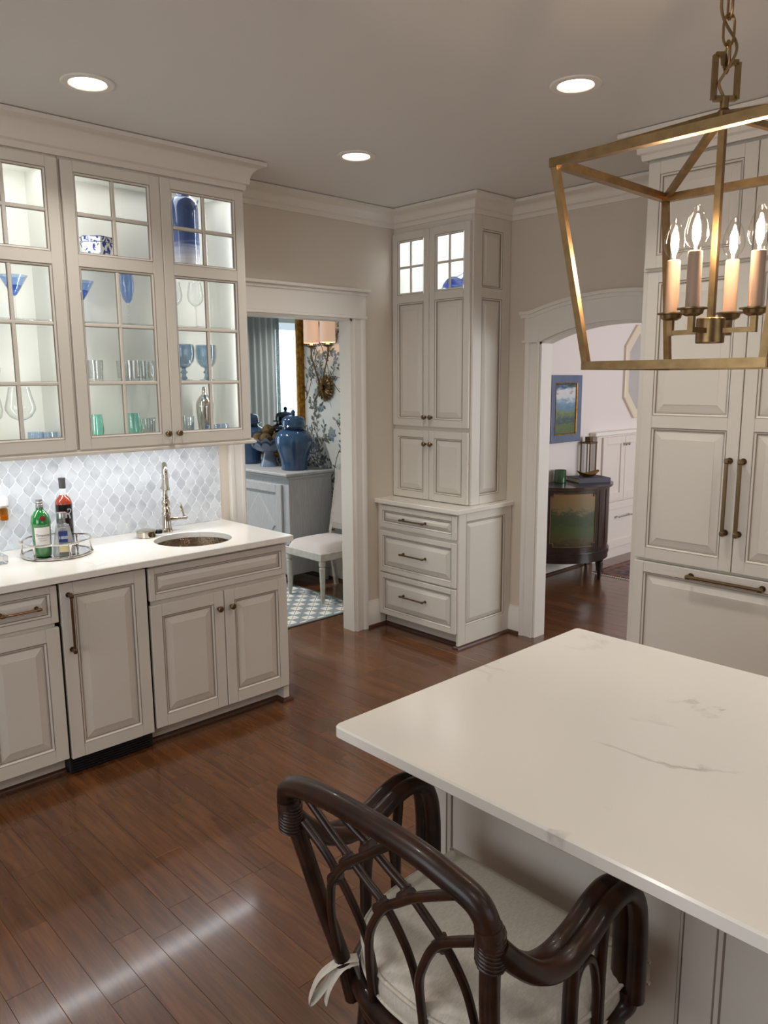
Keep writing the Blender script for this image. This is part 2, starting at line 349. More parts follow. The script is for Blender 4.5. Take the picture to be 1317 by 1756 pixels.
# ------------------------------------------------------------------ ceiling and walls
struct('ceiling', MB().box(-6.2, 6.2, -7.3, 4.1, ZC, ZC+.12), CEIL)
T = .11
D0, D1, DH = -1.22, -.36, 2.09            # doorway to the dining room
b = MB(); b.box(-6.2, D0, 0, T, 0, ZC); b.box(D1, 6.2, 0, T, 0, ZC); b.box(D0, D1, 0, T, DH, ZC)
struct('wall_back', b, [WALL])
# arch wall
AY0, AY1 = -.93, -1.975; AC = (AY0+AY1)/2; AH = (AY0-AY1)/2
def arch_z(y, spring=1.926, rise=.104):
    R = (AH*AH+rise*rise)/(2*rise); d = y-AC; return spring+rise-R+math.sqrt(max(R*R-d*d, 0))
def strip(pts, x0, x1, mb=None, mi=0):    # pts: (y, zlo, zhi)
    mb = mb or MB(); n = len(pts); vs = []
    for (y, a, c) in pts: vs += [(x0, y, a), (x1, y, a), (x1, y, c), (x0, y, c)]
    fs = [(0, 1, 2, 3), tuple(4*(n-1)+k for k in (3, 2, 1, 0))]
    for i in range(n-1):
        for k in range(4): fs.append((4*i+k, 4*(i+1)+k, 4*(i+1)+(k+1) % 4, 4*i+(k+1) % 4))
    mb.add(vs, fs, mi); return mb
ys = [AY0+(AY1-AY0)*i/28 for i in range(29)]
b = MB(); b.box(WX, WX+.11, 0, AY0, 0, ZC); b.box(WX, WX+.11, AY1, -7.3, 0, ZC)
strip([(y, arch_z(y), ZC) for y in ys], WX, WX+.11, b)
struct('wall_right', b, [WALL])
def wall_with_window(name, axis, pos, a0, a1, w0, w1, z0, z1, mat, th=.12):
    b = MB()
    for (p, q, c, d) in ((a0, w0, 0, ZC), (w1, a1, 0, ZC), (w0, w1, 0, z0), (w0, w1, z1, ZC)):
        if axis == 'x': b.box(pos, pos+th, p, q, c, d)
        else: b.box(p, q, pos, pos+th, c, d)
    struct(name, b, [mat])
FRAME = M('window_frame_paint', (236, 236, 232), .4)
def window(n, axis, pos, w0, w1, z0, z1, mx=2, mz=2):
    f = MB()
    def bx(mb, p, q, c, d, t=.02):
        if axis == 'x': mb.box(pos-t, pos+t, p, q, c, d, .003)
        else: mb.box(p, q, pos-t, pos+t, c, d, .003)
    bx(f, w0, w0+.06, z0, z1); bx(f, w1-.06, w1, z0, z1); bx(f, w0, w1, z0, z0+.06); bx(f, w0, w1, z1-.06, z1)
    wo = struct('window_%d' % n, f, FRAME)
    for i in range(1, mx): m = MB(); c = w0+(w1-w0)*i/mx; bx(m, c-.012, c+.012, z0+.06, z1-.06, .012); obj('muntin', m, FRAME, wo)
    for i in range(1, mz): m = MB(); c = z0+(z1-z0)*i/mz; bx(m, w0+.06, w1-.06, c-.012, c+.012, .011); obj('muntin', m, FRAME, wo)
    for i in range(mx):
        for j in range(mz):
            m = MB(); bx(m, w0+(w1-w0)*i/mx, w0+(w1-w0)*(i+1)/mx, z0+(z1-z0)*j/mz, z0+(z1-z0)*(j+1)/mz, .002); obj('pane', m, PANE, wo)
wall_with_window('wall_left', 'x', -6.2, -7.3, 0, -4.1, -1.5, .7, 2.4, WALL); window(1, 'x', -6.14, -4.1, -1.5, .7, 2.4, 3, 2)
wall_with_window('wall_front', 'y', -7.3, -6.2, WX+.11, -4.1, -1.1, .7, 2.4, WALL); window(2, 'y', -7.24, -4.1, -1.1, .7, 2.4, 3, 2)
# dining room shell
WPAPER = M('wallpaper_ground', (222, 224, 222), .75, var=(3, (208, 212, 212)))
DIN = M('dining_wall_paint', (186, 190, 188), .75)
wd = struct('wall_dining_right', MB().box(.46, .56, T, 4.1, 0, ZC), WPAPER)
wall_with_window('wall_dining_back', 'y', 3.95, -3.2, .56, -2.1, -.98, .35, 2.45, DIN); window(3, 'y', 3.98, -2.1, -.98, .35, 2.45, 2, 3)
struct('wall_dining_left', MB().box(-3.3, -3.2, T, 4.1, 0, ZC), DIN)
# hall shell
struct('wall_hall_right', MB().box(5.0, 5.1, -4.6, 0, 0, ZC), HWALL)
struct('wall_hall_back', MB().box(WX+.11, 5.0, -.021, -.0005, 0, ZC), HWALL)
wall_with_window('wall_hall_front', 'y', -4.6, WX+.11, 5.1, 1.9, 4.1, .65, 2.35, HWALL); window(4, 'y', -4.54, 1.9, 4.1, .65, 2.35, 2, 2)

# ------------------------------------------------------------------ crown, casing, baseboard
def crown(h, o, z=ZC, e=.004):
    pts = [(0, z-h), (.012, z-h), (.016, z-h+.012), (.016, z-h+.024), (.03, z-h+.03)]
    for k in range(7):
        t = k/6; a = t*PI/2; pts.append((.03+(o-.045)*(1-math.cos(a)), z-h+.034+(h-.062)*math.sin(a)))
    pts += [(o-.012, z-.026), (o, z-.022), (o, z-e), (0, z-e)]
    return pts
tn = [0]
def trim(mb, mats=TRIM, parent=None):
    tn[0] += 1; return struct('trim_%d' % tn[0], mb, mats)
UX0, UX1, UY = -3.26, -1.392, -.32         # upper cabinet run; carcass front
TX, TY = .04, -.675                        # tower upper carcass front and right side
FXF, FY0, FY1 = -.27, -1.968, -3.01        # refrigerator carcass
crown_m = M('crown_paint', (228, 221, 210), .42)
trim(MB().sweep(crown(.108, .1), [(UX1+.02, 0), (TX-.018, 0), (TX-.018, TY-.016), (WX, TY-.016), (WX, FY0+.02)], 1), crown_m)
trim(MB().sweep(crown(.135, .095), [(-3.262, 0), (-3.262, UY-.02), (UX1, UY-.02), (UX1, -.0)], 1), crown_m)
trim(MB().sweep(crown(.12, .095), [(WX, FY0), (FXF-.03, FY0), (FXF-.03, FY1), (WX, FY1)], 1), crown_m)
trim(MB().sweep(crown(.108, .1), [(WX, FY1-.02), (WX, -7.25)], 1), crown_m)
def casing_profile():  # cross-section (u across from opening, depth)
    return [(0, 0), (0, .014), (.006, .018), (.02, .018), (.024, .014), (.066, .014), (.070, .020), (.078, .024), (.098, .024), (.102, .018), (.102, 0)]
def casing_y(x, s, z1):                    # on wall y=0, opening edge x, going s
    return MB().prism([(x+s*u, -d) for u, d in casing_profile()], lambda a, b_, c: (a, b_, c), 0, z1)
for (x, s) in ((D0, -1), (D1, 1)): trim(casing_y(x, s, DH))
b = MB(); b.box(D0-.115, D1+.115, -.028, 0, DH, DH+.018, .003); b.box(D0-.105, D1+.105, -.022, 0, DH+.018, DH+.155, .002)
b.box(D0-.115, D1+.115, -.032, 0, DH+.145, DH+.165, .004); b.box(D0-.13, D1+.13, -.05, 0, DH+.165, DH+.185, .004); trim(b)
b = MB(); b.box(D0-.001, D0+.014, -.001, T+.002, 0, DH); b.box(D1-.014, D1+.001, -.001, T+.002, 0, DH); b.box(D0, D1, -.001, T+.002, DH-.014, DH+.002); trim(b)
for (x, s) in ((D0, -1), (D1, 1)): trim(MB().prism([(x+s*u, T+d) for u, d in casing_profile()], lambda a, b_, c: (a, b_, c), 0, DH))
# arch casing
for (y, s) in ((AY0, 1), (AY1, -1)):
    trim(MB().prism([(WX-d, y+s*u) for u, d in casing_profile()], lambda a, b_, c: (a, b_, c), 0, 1.926))
def top_z(y):
    d = abs(y-AC); e = AH+.05
    return 2.175-.085*min(1, d/e)**2
yy = [AC+(AH+.105)*(1-2*i/40) for i in range(41)]
b = strip([(y, arch_z(y) if abs(y-AC) < AH else 1.926, top_z(y)) for y in yy], WX-.022, WX)
strip([(y, 1.926, 1.942) for y in (AY0+.118, AY0)], WX-.03, WX, b); strip([(y, 1.926, 1.942) for y in (AY1, AY1-.118)], WX-.03, WX, b)
yy = [AC+(AH+.13)*(1-2*i/40) for i in range(41)]
strip([(y, top_z(y)-.012, top_z(y)+.008) for y in yy], WX-.034, WX, b); strip([(y, top_z(y)+.008, top_z(y)+.028) for y in yy], WX-.052, WX, b)
trim(b)
b = MB(); b.box(WX-.001, WX+.112, AY0-.014, AY0+.001, 0, 1.93); b.box(WX-.001, WX+.112, AY1-.001, AY1+.014, 0, 1.93)
strip([(y, arch_z(y)-.012, arch_z(y)+.001) for y in ys], WX-.001, WX+.112, b); trim(b)
BASEP = [(0, 0), (.016, 0), (.016, .14), (.012, .148), (.012, .165), (.006, .178), (.006, .19), (0, .19)]
SHOEP = [(0, 0), (.018, 0), (.017, .008), (.012, .015), (.006, .019), (0, .02)]
def baseboard(side, path, s=1, sh=True):
    o = struct('baseboard_%s' % side, MB().sweep(BASEP, path, s), TRIM)
    if sh: obj('shoe_moulding', MB().sweep([(.016+a, c) for a, c in SHOEP], path, s), SHOE, o)
baseboard('back', [(D1+.102, 0), (-.09, 0)]); baseboard('right', [(WX, -.722), (WX, AY0+.102)])
baseboard('hall_back', [(WX+.112, -.021), (4.99, -.021)]); baseboard('dining_right', [(.46, 3.9), (.46, T+.01)])

# ------------------------------------------------------------------ panelled doors
class Fr:                                   # local frame of a door face: u across, v up, n outwards
    def __init__(s, O, U, N): s.O, s.U, s.N = Vector(O), Vector(U), Vector(N)
    def P(s, u, v, n): return s.O+s.U*u+Vector((0, 0, v))+s.N*n
    def box(s, mb, u0, u1, v0, v1, n0, n1, bev=0, mi=0):
        a, c = s.P(u0, v0, n0), s.P(u1, v1, n1); mb.box(a.x, c.x, a.y, c.y, a.z, c.z, bev, mi)
    def rings(s, mb, u0, u1, v0, v1, rs, close=True):   # rs: (inset, depth, material of the ring that ends here)
        prev = None
        for (i, n, mi) in rs:
            q = [s.P(u0+i, v0+i, n), s.P(u1-i, v0+i, n), s.P(u1-i, v1-i, n), s.P(u0+i, v1-i, n)]
            if prev: 
                for k in range(4): mb.add([prev[k], prev[(k+1) % 4], q[(k+1) % 4], q[k]], [(0, 1, 2, 3)], mi)
            prev = q
        if close: mb.add(prev, [(0, 1, 2, 3)], rs[-1][2])
FACE_Y = (Vector((1, 0, 0)), Vector((0, -1, 0))); FACE_X = (Vector((0, -1, 0)), Vector((-1, 0, 0)))
def door_frame(mb, f, wd_, h, t, st, opens):          # opens: (u0,u1,v0,v1)
    us = sorted(set([0, wd_]))
    u0, u1 = opens[0][0], opens[0][1]
    f.box(mb, 0, u0, 0, h, 0, t, .0025); f.box(mb, u1, wd_, 0, h, 0, t, .0025)
    vs = sorted((o[2], o[3]) for o in opens); v = 0
    for (a, c) in vs: f.box(mb, u0, u1, v, a, 0, t, .0015); v = c
    f.box(mb, u0, u1, v, h, 0, t, .0015)
    for o in opens:
        f.rings(mb, *o, [(-.0005, t+.0002, 0), (.0022, t-.002, 1), (.009, t-.006, 0), (.0115, t-.009, 1), (.0125, t-.013, 1)], False)
def panel_mesh(f, o, t, rise=.031):
    m = MB()
    f.rings(m, *o, [(.010, t-.0125, 0), (.0150, t-.0125, 0), (.0160, t-.0115, 1), (.0160+rise, t-.0035, 0), (.0168+rise, t-.002, 0), (.0185+rise, t-.002, 0)])
    return m
def rp_door(name, parent, O, face, wd_, h, t=.022, st=.057, splits=None, knob=None, pull=None, rise=.031, rails=None, label=None, mats=None):
    mats = mats or [PAINT, GLAZE]
    f = Fr(O, *face); opens = [(st, wd_-st, a, c) for (a, c) in (splits or [(st, h-st)])]
    m = MB(); door_frame(m, f, wd_, h, t, st, opens); d = obj(name, m, mats, parent, label, recalc=True)
    for o in opens: obj('panel', panel_mesh(f, o, t, rise), mats, d)
    if knob: knob_mesh(f, knob[0], knob[1], t, d)
    if pull: pull_mesh(f, pull, t, d)
    return d
def knob_mesh(f, u, v, t, parent, mat=None):
    m = MB(); p = f.P(u, v, t); q = f.N.to_track_quat('Z', 'Y').to_matrix()
    m.lathe([(.008, 0), (.008, .003), (.0045, .005), (.0045, .014), (.012, .017), (.0155, .021), (.0155, .027), (.011, .0315), (1e-6, .0325)], p, 10, 0, q)
    obj('knob', m, mat or PULL, parent)
def pull_mesh(f, pl, t, parent, mat=None):
    u0, v0, u1, v1, r = pl; m = MB(); d = .034
    a, c = f.P(u0, v0, t+d), f.P(u1, v1, t+d); dr = (c-a).normalized()
    m.tube([a-dr*.012, a, c, c+dr*.012], r, 8)
    for (u, v) in ((u0, v0), (u1, v1)):
        m.tube([f.P(u, v, t), f.P(u, v, t+d)], r*.95, 8); m.tube([f.P(u, v, t), f.P(u, v, t+.004)], r*1.7, 10)
        e = f.P(u, v, t+d); m.tube([e-dr*.01, e-dr*.006, e+dr*.006, e+dr*.01], [r*1.1, r*1.45, r*1.45, r*1.1], 8)
    obj('handle', m, mat or PULL, parent)
def glazed_door(parent, O, face, wd_, h, t, st, opens, munt, knob=None):
    f = Fr(O, *face); m = MB(); door_frame(m, f, wd_, h, t, st, [o[:4] for o in opens]); d = obj('door', m, [PAINT, GLAZE], parent)
    for o, (nu, vs) in zip(opens, munt):
        u0, u1, v0, v1 = o[:4]; g = .0105
        for i in range(1, nu):
            c = u0+(u1-u0)*i/nu; q = MB(); f.box(q, c-.0075, c+.0075, v0+g, v1-g, t-.016, t-.003, .003); f.box(q, c-.009, c+.009, v0+g, v1-g, t-.017, t-.008, 0, 1); obj('muntin', q, [PAINT, GLAZE], d)
        for c in vs:
            q = MB(); f.box(q, u0+g, u1-g, c-.0075, c+.0075, t-.016, t-.0025, .003); f.box(q, u0+g, u1-g, c-.009, c+.009, t-.017, t-.008, 0, 1); obj('muntin', q, [PAINT, GLAZE], d)
        vv = [v0]+list(vs)+[v1]
        for i in range(nu):
            for j in range(len(vv)-1):
                q = MB(); f.box(q, u0+(u1-u0)*i/nu+.001, u0+(u1-u0)*(i+1)/nu-.001, vv[j]+.001, vv[j+1]-.001, t-.0145, t-.0125); obj('pane', q, PANE, d)
    if knob: knob_mesh(f, knob[0], knob[1], t, d)
    return d
def carcass(x0, x1, y0, y1, z0, z1, t=.018, open_axis='y'):     # open box, open towards -y or -x
    m = MB()
    m.box(x0, x1, y0, y1, z0, z0+t); m.box(x0, x1, y0, y1, z1-t, z1)
    if open_axis == 'y': m.box(x0, x0+t, y0, y1, z0, z1); m.box(x1-t, x1, y0, y1, z0, z1); m.box(x0, x1, y1-.006, y1, z0, z1)
    else: m.box(x0, x1, y0, y0+t, z0, z1); m.box(x0, x1, y1-t, y1, z0, z1); m.box(x1-.006, x1, y0, y1, z0, z1)
    return m

# ------------------------------------------------------------------ bar: base cabinets, beverage cooler, worktop
BY = -.613                                  # carcass front, doors stand 22 mm proud
def base_body(parent, x0, x1, end=False):
    m = MB(); m.box(x0, x0+.018, BY, -.002, .092, .884); m.box(x1-.018, x1, BY, -.002, .092, .884); m.box(x0, x1, BY, -.002, .092, .11); m.box(x0, x1, -.01, -.002, .092, .884); m.box(x0, x1, BY, BY+.018, .092, .884); m.box(x0, x1, BY+.06, -.05, 0, .094)
    if end: m.box(x1-.035, x1, BY-.003, -.002, 0, .885, .002)
    obj('body', m, PAINT, parent)
    obj('shoe_moulding', MB().sweep([(a, c) for a, c in SHOEP], [(x0, BY+.06), (x1-(.035 if end else 0), BY+.06)] + ([(x1-.035, BY-.003), (x1+.001, BY-.003), (x1+.001, -.03)] if end else [])), SHOE, parent)
c = thing('base_cabinet', (-1.78, BY, 0), 'greige sink base cabinet with two knobbed doors beneath the round bar sink', 'cabinet')
base_body(c, -2.171, -1.385, True)
rp_door('drawer_front', c, (-2.163, BY, .710), FACE_Y, .768, .155, st=.030, rise=.017)
rp_door('door', c, (-2.163, BY, .094), FACE_Y, .386, .594, knob=(.353, .512))
rp_door('door', c, (-1.772, BY, .094), FACE_Y, .377, .594, knob=(.033, .512))
c = thing('beverage_cooler', (-2.37, BY, 0), 'panel-front beverage cooler with long vertical pull and black toe grille', 'cooler')
obj('body', MB().box(-2.566, -2.172, BY, -.002, .09, .884), BLACK, c)
rp_door('door', c, (-2.562, BY, .084), FACE_Y, .385, .786, pull=(.033, .495, .033, .735, .0065))
m = MB(); m.box(-2.566, -2.172, BY+.012, -.1, 0.002, .088, .004)
for k in range(6): m.box(-2.55, -2.19, BY+.006, BY+.014, .012+k*.012, .018+k*.012)
obj('toe_grille', m, BLACK, c)
c = thing('base_cabinet', (-2.85, BY, 0), 'greige base cabinet with one drawer over a door beside the beverage cooler', 'cabinet')
base_body(c, -3.27, -2.568)
rp_door('drawer_front', c, (-3.262, BY, .708), FACE_Y, .688, .160, st=.030, rise=.017, pull=(.46, .08, .60, .08, .005))
rp_door('door', c, (-3.262, BY, .094), FACE_Y, .341, .594); rp_door('door', c, (-2.917, BY, .094), FACE_Y, .342, .594, knob=(.03, .512))

SX, SY, SR = -1.787, -.385, .192
def plate_hole(x0, x1, y0, y1, z0, z1, cx, cy, r, n=64):
    ang = sorted(set([2*PI*i/n for i in range(n)]+[math.atan2(y-cy, x-cx) % (2*PI) for x in (x0, x1) for y in (y0, y1)]))
    ins, out = [], []
    for a in ang:
        dx, dy = math.cos(a), math.sin(a); t = min(((x1 if dx > 0 else x0)-cx)/dx if abs(dx) > 1e-9 else 1e9, ((y1 if dy > 0 else y0)-cy)/dy if abs(dy) > 1e-9 else 1e9)
        ins.append((cx+r*dx, cy+r*dy)); out.append((cx+t*dx, cy+t*dy))
    k = len(ang); e = .003; m = MB()
    o2 = [(min(max(x, x0+e), x1-e), min(max(y, y0+e), y1-e)) for x, y in out]; i2 = [(cx+(r+e)*(x-cx)/r, cy+(r+e)*(y-cy)/r) for x, y in ins]
    loops = [[(x, y, z1) for x, y in i2], [(x, y, z1) for x, y in o2], [(x, y, z1-e) for x, y in out], [(x, y, z0) for x, y in out], [(x, y, z0) for x, y in ins], [(x, y, z1-e) for x, y in ins], [(x, y, z1) for x, y in i2]]
    for A, B in zip(loops, loops[1:]):
        m.add(A+B, [(i, (i+1) % k, k+(i+1) % k, k+i) for i in range(k)])
    return m
obj('bar_worktop', plate_hole(-3.3, -1.373, -.674, -.001, .885, .915, SX, SY, SR), QUARTZ2, label='white quartz worktop with a round sink cutout on the bar cabinets', cat='worktop', ang=50)
SINKM = M('hammered_nickel', (120, 104, 86), .22, 1.0, bump=(70, .9, .004))
obj('bar_sink', MB().surf([(SR+.012, .8845), (SR-.004, .8845), (SR-.006, .875), (SR-.02, .82), (SR-.06, .77), (.06, .752), (.022, .75), (.02, .745), (1e-4, .745)], (SX, SY, 0), 48), SINKM, label='round hammered metal undermount sink in the bar worktop', cat='sink', ang=60)
# faucet
fx, fy = -1.792, -.125
t = thing('bar_faucet', (fx, fy, .915), 'polished nickel gooseneck bar faucet with side lever', 'faucet')
obj('body', MB().lathe([(.030, .9155), (.030, .925), (.026, .932), (.0235, .94), (.022, .985), (.021, 1.003), (.024, 1.008), (.024, 1.014), (.019, 1.022), (.021, 1.04), (.015, 1.052), (.0215, 1.068), (.0215, 1.078), (.014, 1.092), (.017, 1.098), (.0125, 1.106), (.0125, 1.14), (.024, 1.146), (.024, 1.153), (.018, 1.16), (.014, 1.18), (1e-4, 1.181)], (fx, fy, 0), 20), NICKEL, t)
dv = Vector((-.42, -.91, 0)).normalized(); R_ = .052
pts = [Vector((fx, fy, 1.165)), Vector((fx, fy, 1.2)), Vector((fx, fy, 1.228))]
for k in range(1, 9): a = PI*k/8; pts.append(Vector((fx, fy, 1.228))+dv*(R_-R_*math.cos(a))+Vector((0, 0, R_*math.sin(a)))) 
pts.append(pts[-1]+Vector((0, 0, -.02)))
sp = obj('spout', MB().tube(pts, .013, 12), NICKEL, t)
e = pts[-1]; obj('nozzle', MB().lathe([(.0138, .004), (.0155, -.005), (.015, -.03), (.019, -.05), (.019, -.056), (.012, -.058), (1e-4, -.05)], e, 16), NICKEL, t)
m = MB(); m.tube([(fx, fy, .985), (fx+.05, fy-.012, .982), (fx+.075, fy-.018, .982), (fx+.095, fy-.023, .982)], [.017, .010, .009, .0105], 12); m.sphere((fx+.1, fy-.024, .982), .0115, 12)
hv = obj('valve', m, NICKEL, t)
obj('lever', MB().tube([(fx+.092, fy-.022, .985), (fx+.088, fy-.021, 1.01), (fx+.08, fy-.019, 1.04), (fx+.074, fy-.018, 1.066)], [.005, .0055, .0075, .004], 10), NICKEL, hv)
# little round metal tin
t = thing('round_tin', (-1.935, -.175, .915), 'low round nickel canister with dark clasp beside the faucet', 'canister')
obj('body', MB().lathe([(.048, .9155), (.05, .918), (.05, .942), (.048, .9425)], (-1.935, -.175, 0), 28), NICKEL, t)
obj('lid', MB().lathe([(.0505, .943), (.0505, .947), (.042, .953), (.02, .957), (1e-4, .958)], (-1.935, -.175, 0), 28), NICKEL, t)
obj('clasp', MB().box(-1.892, -1.862, -.212, -.19, .928, .95, .004), BLACK, t)

# backsplash of ogee tiles
PT, RH = .0595, .0485
bs = thing('backsplash', (-2.3, 0, .915), 'white marble backsplash of ogee tiles with pale grout above the bar worktop', 'backsplash')
obj('grout_bed', MB().box(-3.26, -1.385, -.0085, -.0005, .9155, 1.405), GROUT, bs)
def clip(poly, ax, val, keep_less):
    out = []
    for i in range(len(poly)):
        a, b_ = poly[i], poly[(i+1) % len(poly)]; ia = (a[ax] <= val) == keep_less; ib = (b_[ax] <= val) == keep_less
        if ia: out.append(a)
        if ia != ib:
            tt = (val-a[ax])/(b_[ax]-a[ax]); out.append((a[0]+tt*(b_[0]-a[0]), a[1]+tt*(b_[1]-a[1])))
    return out
_ss = lambda q: q*q*(3-2*q)
hw = [(RH*(1-k/12), PT/2*(.85*_ss(k/12)+.15*_ss(_ss(k/12)))) for k in range(13)]
side = [(w_-.0021, z) for z, w_ in hw if w_-.0021 > .0006]
outl = [(0, side[0][1]+.0015)]+side+[(w_, -z) for w_, z in side[-2::-1]]+[(0, -side[0][1]-.0015)]
shr = outl+[(-x, z) for x, z in outl[-2:0:-1]]
tiles = []; r_ = 0
for r_ in range(-2, 10):
    zc = 1.294+RH-RH*(r_+1)+.0
    xs = -1.901+(PT/2 if r_ % 2 else 0)
    for k in range(-24, 12): tiles.append((xs+k*PT, zc))
tmesh = None; cnt = 0; extra = MB()
tiles.sort(key=lambda q: -q[0])
for (x, z) in tiles:
    if x < -3.28 or x > -1.36: continue
    poly = [(x+a, z+c) for a, c in shr]
    for (ax, val, less) in ((0, -1.387, True), (0, -3.258, False), (1, 1.404, True), (1, .9165, False)): poly = clip(poly, ax, val, less) if poly else poly
    if len(poly) < 3: continue
    if max(p[0] for p in poly)-min(p[0] for p in poly) < .006 or max(p[1] for p in poly)-min(p[1] for p in poly) < .006: continue
    full = len(poly) == len(shr) and abs(poly[0][1]-(z+shr[0][1])) < 1e-9
    cnt += 1
    if cnt > 298: extra.prism(poly, lambda a, b_, c_: (a, c_, b_), -.0105, -.004); continue
    if full and tmesh:
        o = tmesh.copy(); COL.objects.link(o); o.location = tmesh.location+Vector((x-tmesh['_x'], 0, z-tmesh['_z'])); continue
    cx, cz = sum(p[0] for p in poly)/len(poly), sum(p[1] for p in poly)/len(poly)
    m = MB(); n = len(poly); ins = [(cx+(p[0]-cx)*.95, cz+(p[1]-cz)*.95) for p in poly]
    m.add([(p[0], -.004, p[1]) for p in poly]+[(p[0], -.0095, p[1]) for p in poly]+[(p[0], -.0105, p[1]) for p in ins], [[2*n+i for i in range(n)]]+[[i, (i+1) % n, n+(i+1) % n, n+i] for i in range(n)]+[[n+i, n+(i+1) % n, 2*n+(i+1) % n, 2*n+i] for i in range(n)])
    o = obj('tile', m, MARBLE, bs, ang=8)
    if full: tmesh = o; o['_x'] = x; o['_z'] = z
if extra.v: obj('tile_field', extra, MARBLE, bs, kind='stuff')
for o in COL.objects:
    for k in ('_x', '_z'):
        if k in o: del o[k]

# ------------------------------------------------------------------ upper glass cabinets
UZ0, UZ1 = 1.402, 2.662
def upper(x0, x1, label, single=None):
    c = thing('glass_wall_cabinet', ((x0+x1)/2, -.16, UZ0), label, 'cabinet')
    obj('body', carcass(x0+.001, x1-.001, UY, -.012, UZ0, UZ1), [INSIDE], c)
    m = MB(); m.box(x0+.0005, x0+.038, UY-.0185, UY, UZ0, UZ1, .001); m.box(x1-.038, x1-.0005, UY-.0185, UY, UZ0, UZ1, .001); m.box(x0+.038, x1-.038, UY-.0185, UY, UZ0, UZ0+.034); m.box(x0+.038, x1-.038, UY-.0185, UY, 2.60, UZ1+.0)
    obj('face_frame', m, PAINT, c)
    for z in (1.705, 1.975, 2.24):
        obj('glass_shelf', MB().box(x0+.022, x1-.022, UY+.025, -.02, z-.008, z, .001), SHELFG, c)
    wd_ = .4585; h = 1.244; xm = (x0+x1)/2
    for (xx, kn) in ((xm-.0015-wd_, (wd_-.028, .052)), (xm+.0015, (.028, .052))):
        O = (xx, UY-.0185, 1.399)
        glazed_door(c, O, FACE_Y, wd_, h, .0215, .052, [(.052, wd_-.052, .050, .804), (.052, wd_-.052, .857, 1.198)], [(2, (.297, .555)), (2, (1.0265,))], kn)
    # led strips inside the front corners and under the top
    for (xx, dx) in ((x0+.05, 1), (x1-.05, -1)):
        obj('led_strip', MB().box(xx-.004, xx+.004, UY+.001, UY+.006, 1.45, 2.62), LED, c)
        light('led_light', 'AREA', (xx, UY+.0075, 2.03), LEDW, (1.0, 1.0, .98), .008, 1.15, (dx*.35, 1, 0), c).rotation_euler = Vector((dx*.35, 1, 0)).to_track_quat('-Z', 'Y').to_euler()
    light('led_light', 'AREA', ((x0+x1)/2, -.17, UZ1-.025), LEDT, (1.0, 1.0, .98), .8, .08, (0, 0, -1), c)
    return c
LED = M('led_diffuser', (250, 250, 245), .5); LEDW = 1.35; LEDT = .9
upper(-2.324, UX1, 'white glass-front wall cabinet holding the tall blue ombre vase and the goblets')
upper(-3.258, -2.326, 'white glass-front wall cabinet holding the large balloon wine glass')
m = MB(); m.box(-3.258, UX1-.002, UY-.019, -.012, UZ1+.0005, ZC-.004); trim(m, PAINT)
m = MB().sweep([(-.03, 1.372), (.016, 1.372), (.022, 1.378), (.022, 1.386), (.012, 1.393), (.012, 1.4), (-.03, 1.4)], [(-3.26, UY-.0195), (UX1+.004, UY-.0195), (UX1+.004, -.013)], 1)
trim(m, PAINT)
t = thing('under_cabinet_light', (-2.3, -.25, 1.40), 'slim white light strip fixed beneath the glass wall cabinets', 'light')
obj('housing', MB().box(-3.2, -1.42, -.285, -.245, 1.388, 1.4015, .002), TRIM, t)
light('strip_light', 'AREA', (-2.31, -.265, 1.386), 5.6, (.93, .96, 1.0), 1.76, .025, (0, 0, -1), t)

# ------------------------------------------------------------------ glassware
def ware(name, prof, x, y, z, mat, label, cat, seg=20, group=None, rib=None, surf=True):
    m = MB(); (m.surf if surf else m.lathe)([(r, z+h) for r, h in prof], (x, y, 0), seg)
    return obj(name, m, mat, None, label, cat, group, ang=50, recalc=False)
def stem(name, parts, x, y, z, label, cat, group=None, seg=20):
    t = thing(name, (x, y, z), label, cat, group)
    for nm, prof, mat in parts: obj(nm, MB().surf([(r, z+h) for r, h in prof], (x, y, 0), seg), mat, t, ang=50, recalc=False)
    return t
def martini(x, y, z, lab):
    return stem('martini_glass', [('bowl', [(.060, .187), (.052, .173), (.03, .135), (.010, .104), (1e-4, .100)], BLUEG), ('liquid_tint', [(1e-4, .145), (.0335, .145), (.029, .1355), (.0085, .105), (1e-4, .102)], BLUEG), ('stem', [(.005, .101), (.0035, .09), (.0035, .012), (.01, .004), (.034, .001), (.034, .0005), (1e-4, .0005)], GLASS)], x, y, z, lab, 'glass')
Z1, Z2, Z3, Z0 = 1.975, 1.705, 2.24, 1.4205
martini(-2.492, -.19, Z1+.001, 'blue martini glass on clear stem in the cabinet with the balloon glass, nearer the flute')
martini(-2.628, -.17, Z1+.001, 'blue martini glass in the cabinet with the balloon glass, farther from the flute')
martini(-2.188, -.18, Z1+.001, 'blue martini glass sharing a shelf with the blue champagne flute')
stem('champagne_flute', [('bowl', [(.030, .248), (.034, .20), (.033, .16), (.024, .122), (.010, .103), (1e-4, .1)], BLUEG), ('stem', [(.0045, .101), (.0035, .09), (.0035, .012), (.01, .004), (.03, .001), (1e-4, .0005)], GLASS)], -1.962, -.18, Z1+.001, 'tall blue champagne flute on a clear stem', 'glass')
def wine(x, y, z, lab, s=1.0, sh=.11, group=None):
    stem('wine_glass', [('bowl', [(.033*s, sh+.135*s), (.040*s, sh+.10*s), (.046*s, sh+.06*s), (.040*s, sh+.03*s), (.02*s, sh+.008*s), (1e-4, sh)], GLASS), ('stem', [(.006, sh), (.0035, sh-.015), (.0035, .012), (.01, .004), (.036, .001), (1e-4, .0005)], GLASS)], x, y, z, lab, 'glass', group)
wine(-1.597, -.19, Z1+.001, 'clear stemmed wine glass above the slate blue goblets', .9, .105, 'wine glasses above the goblets')
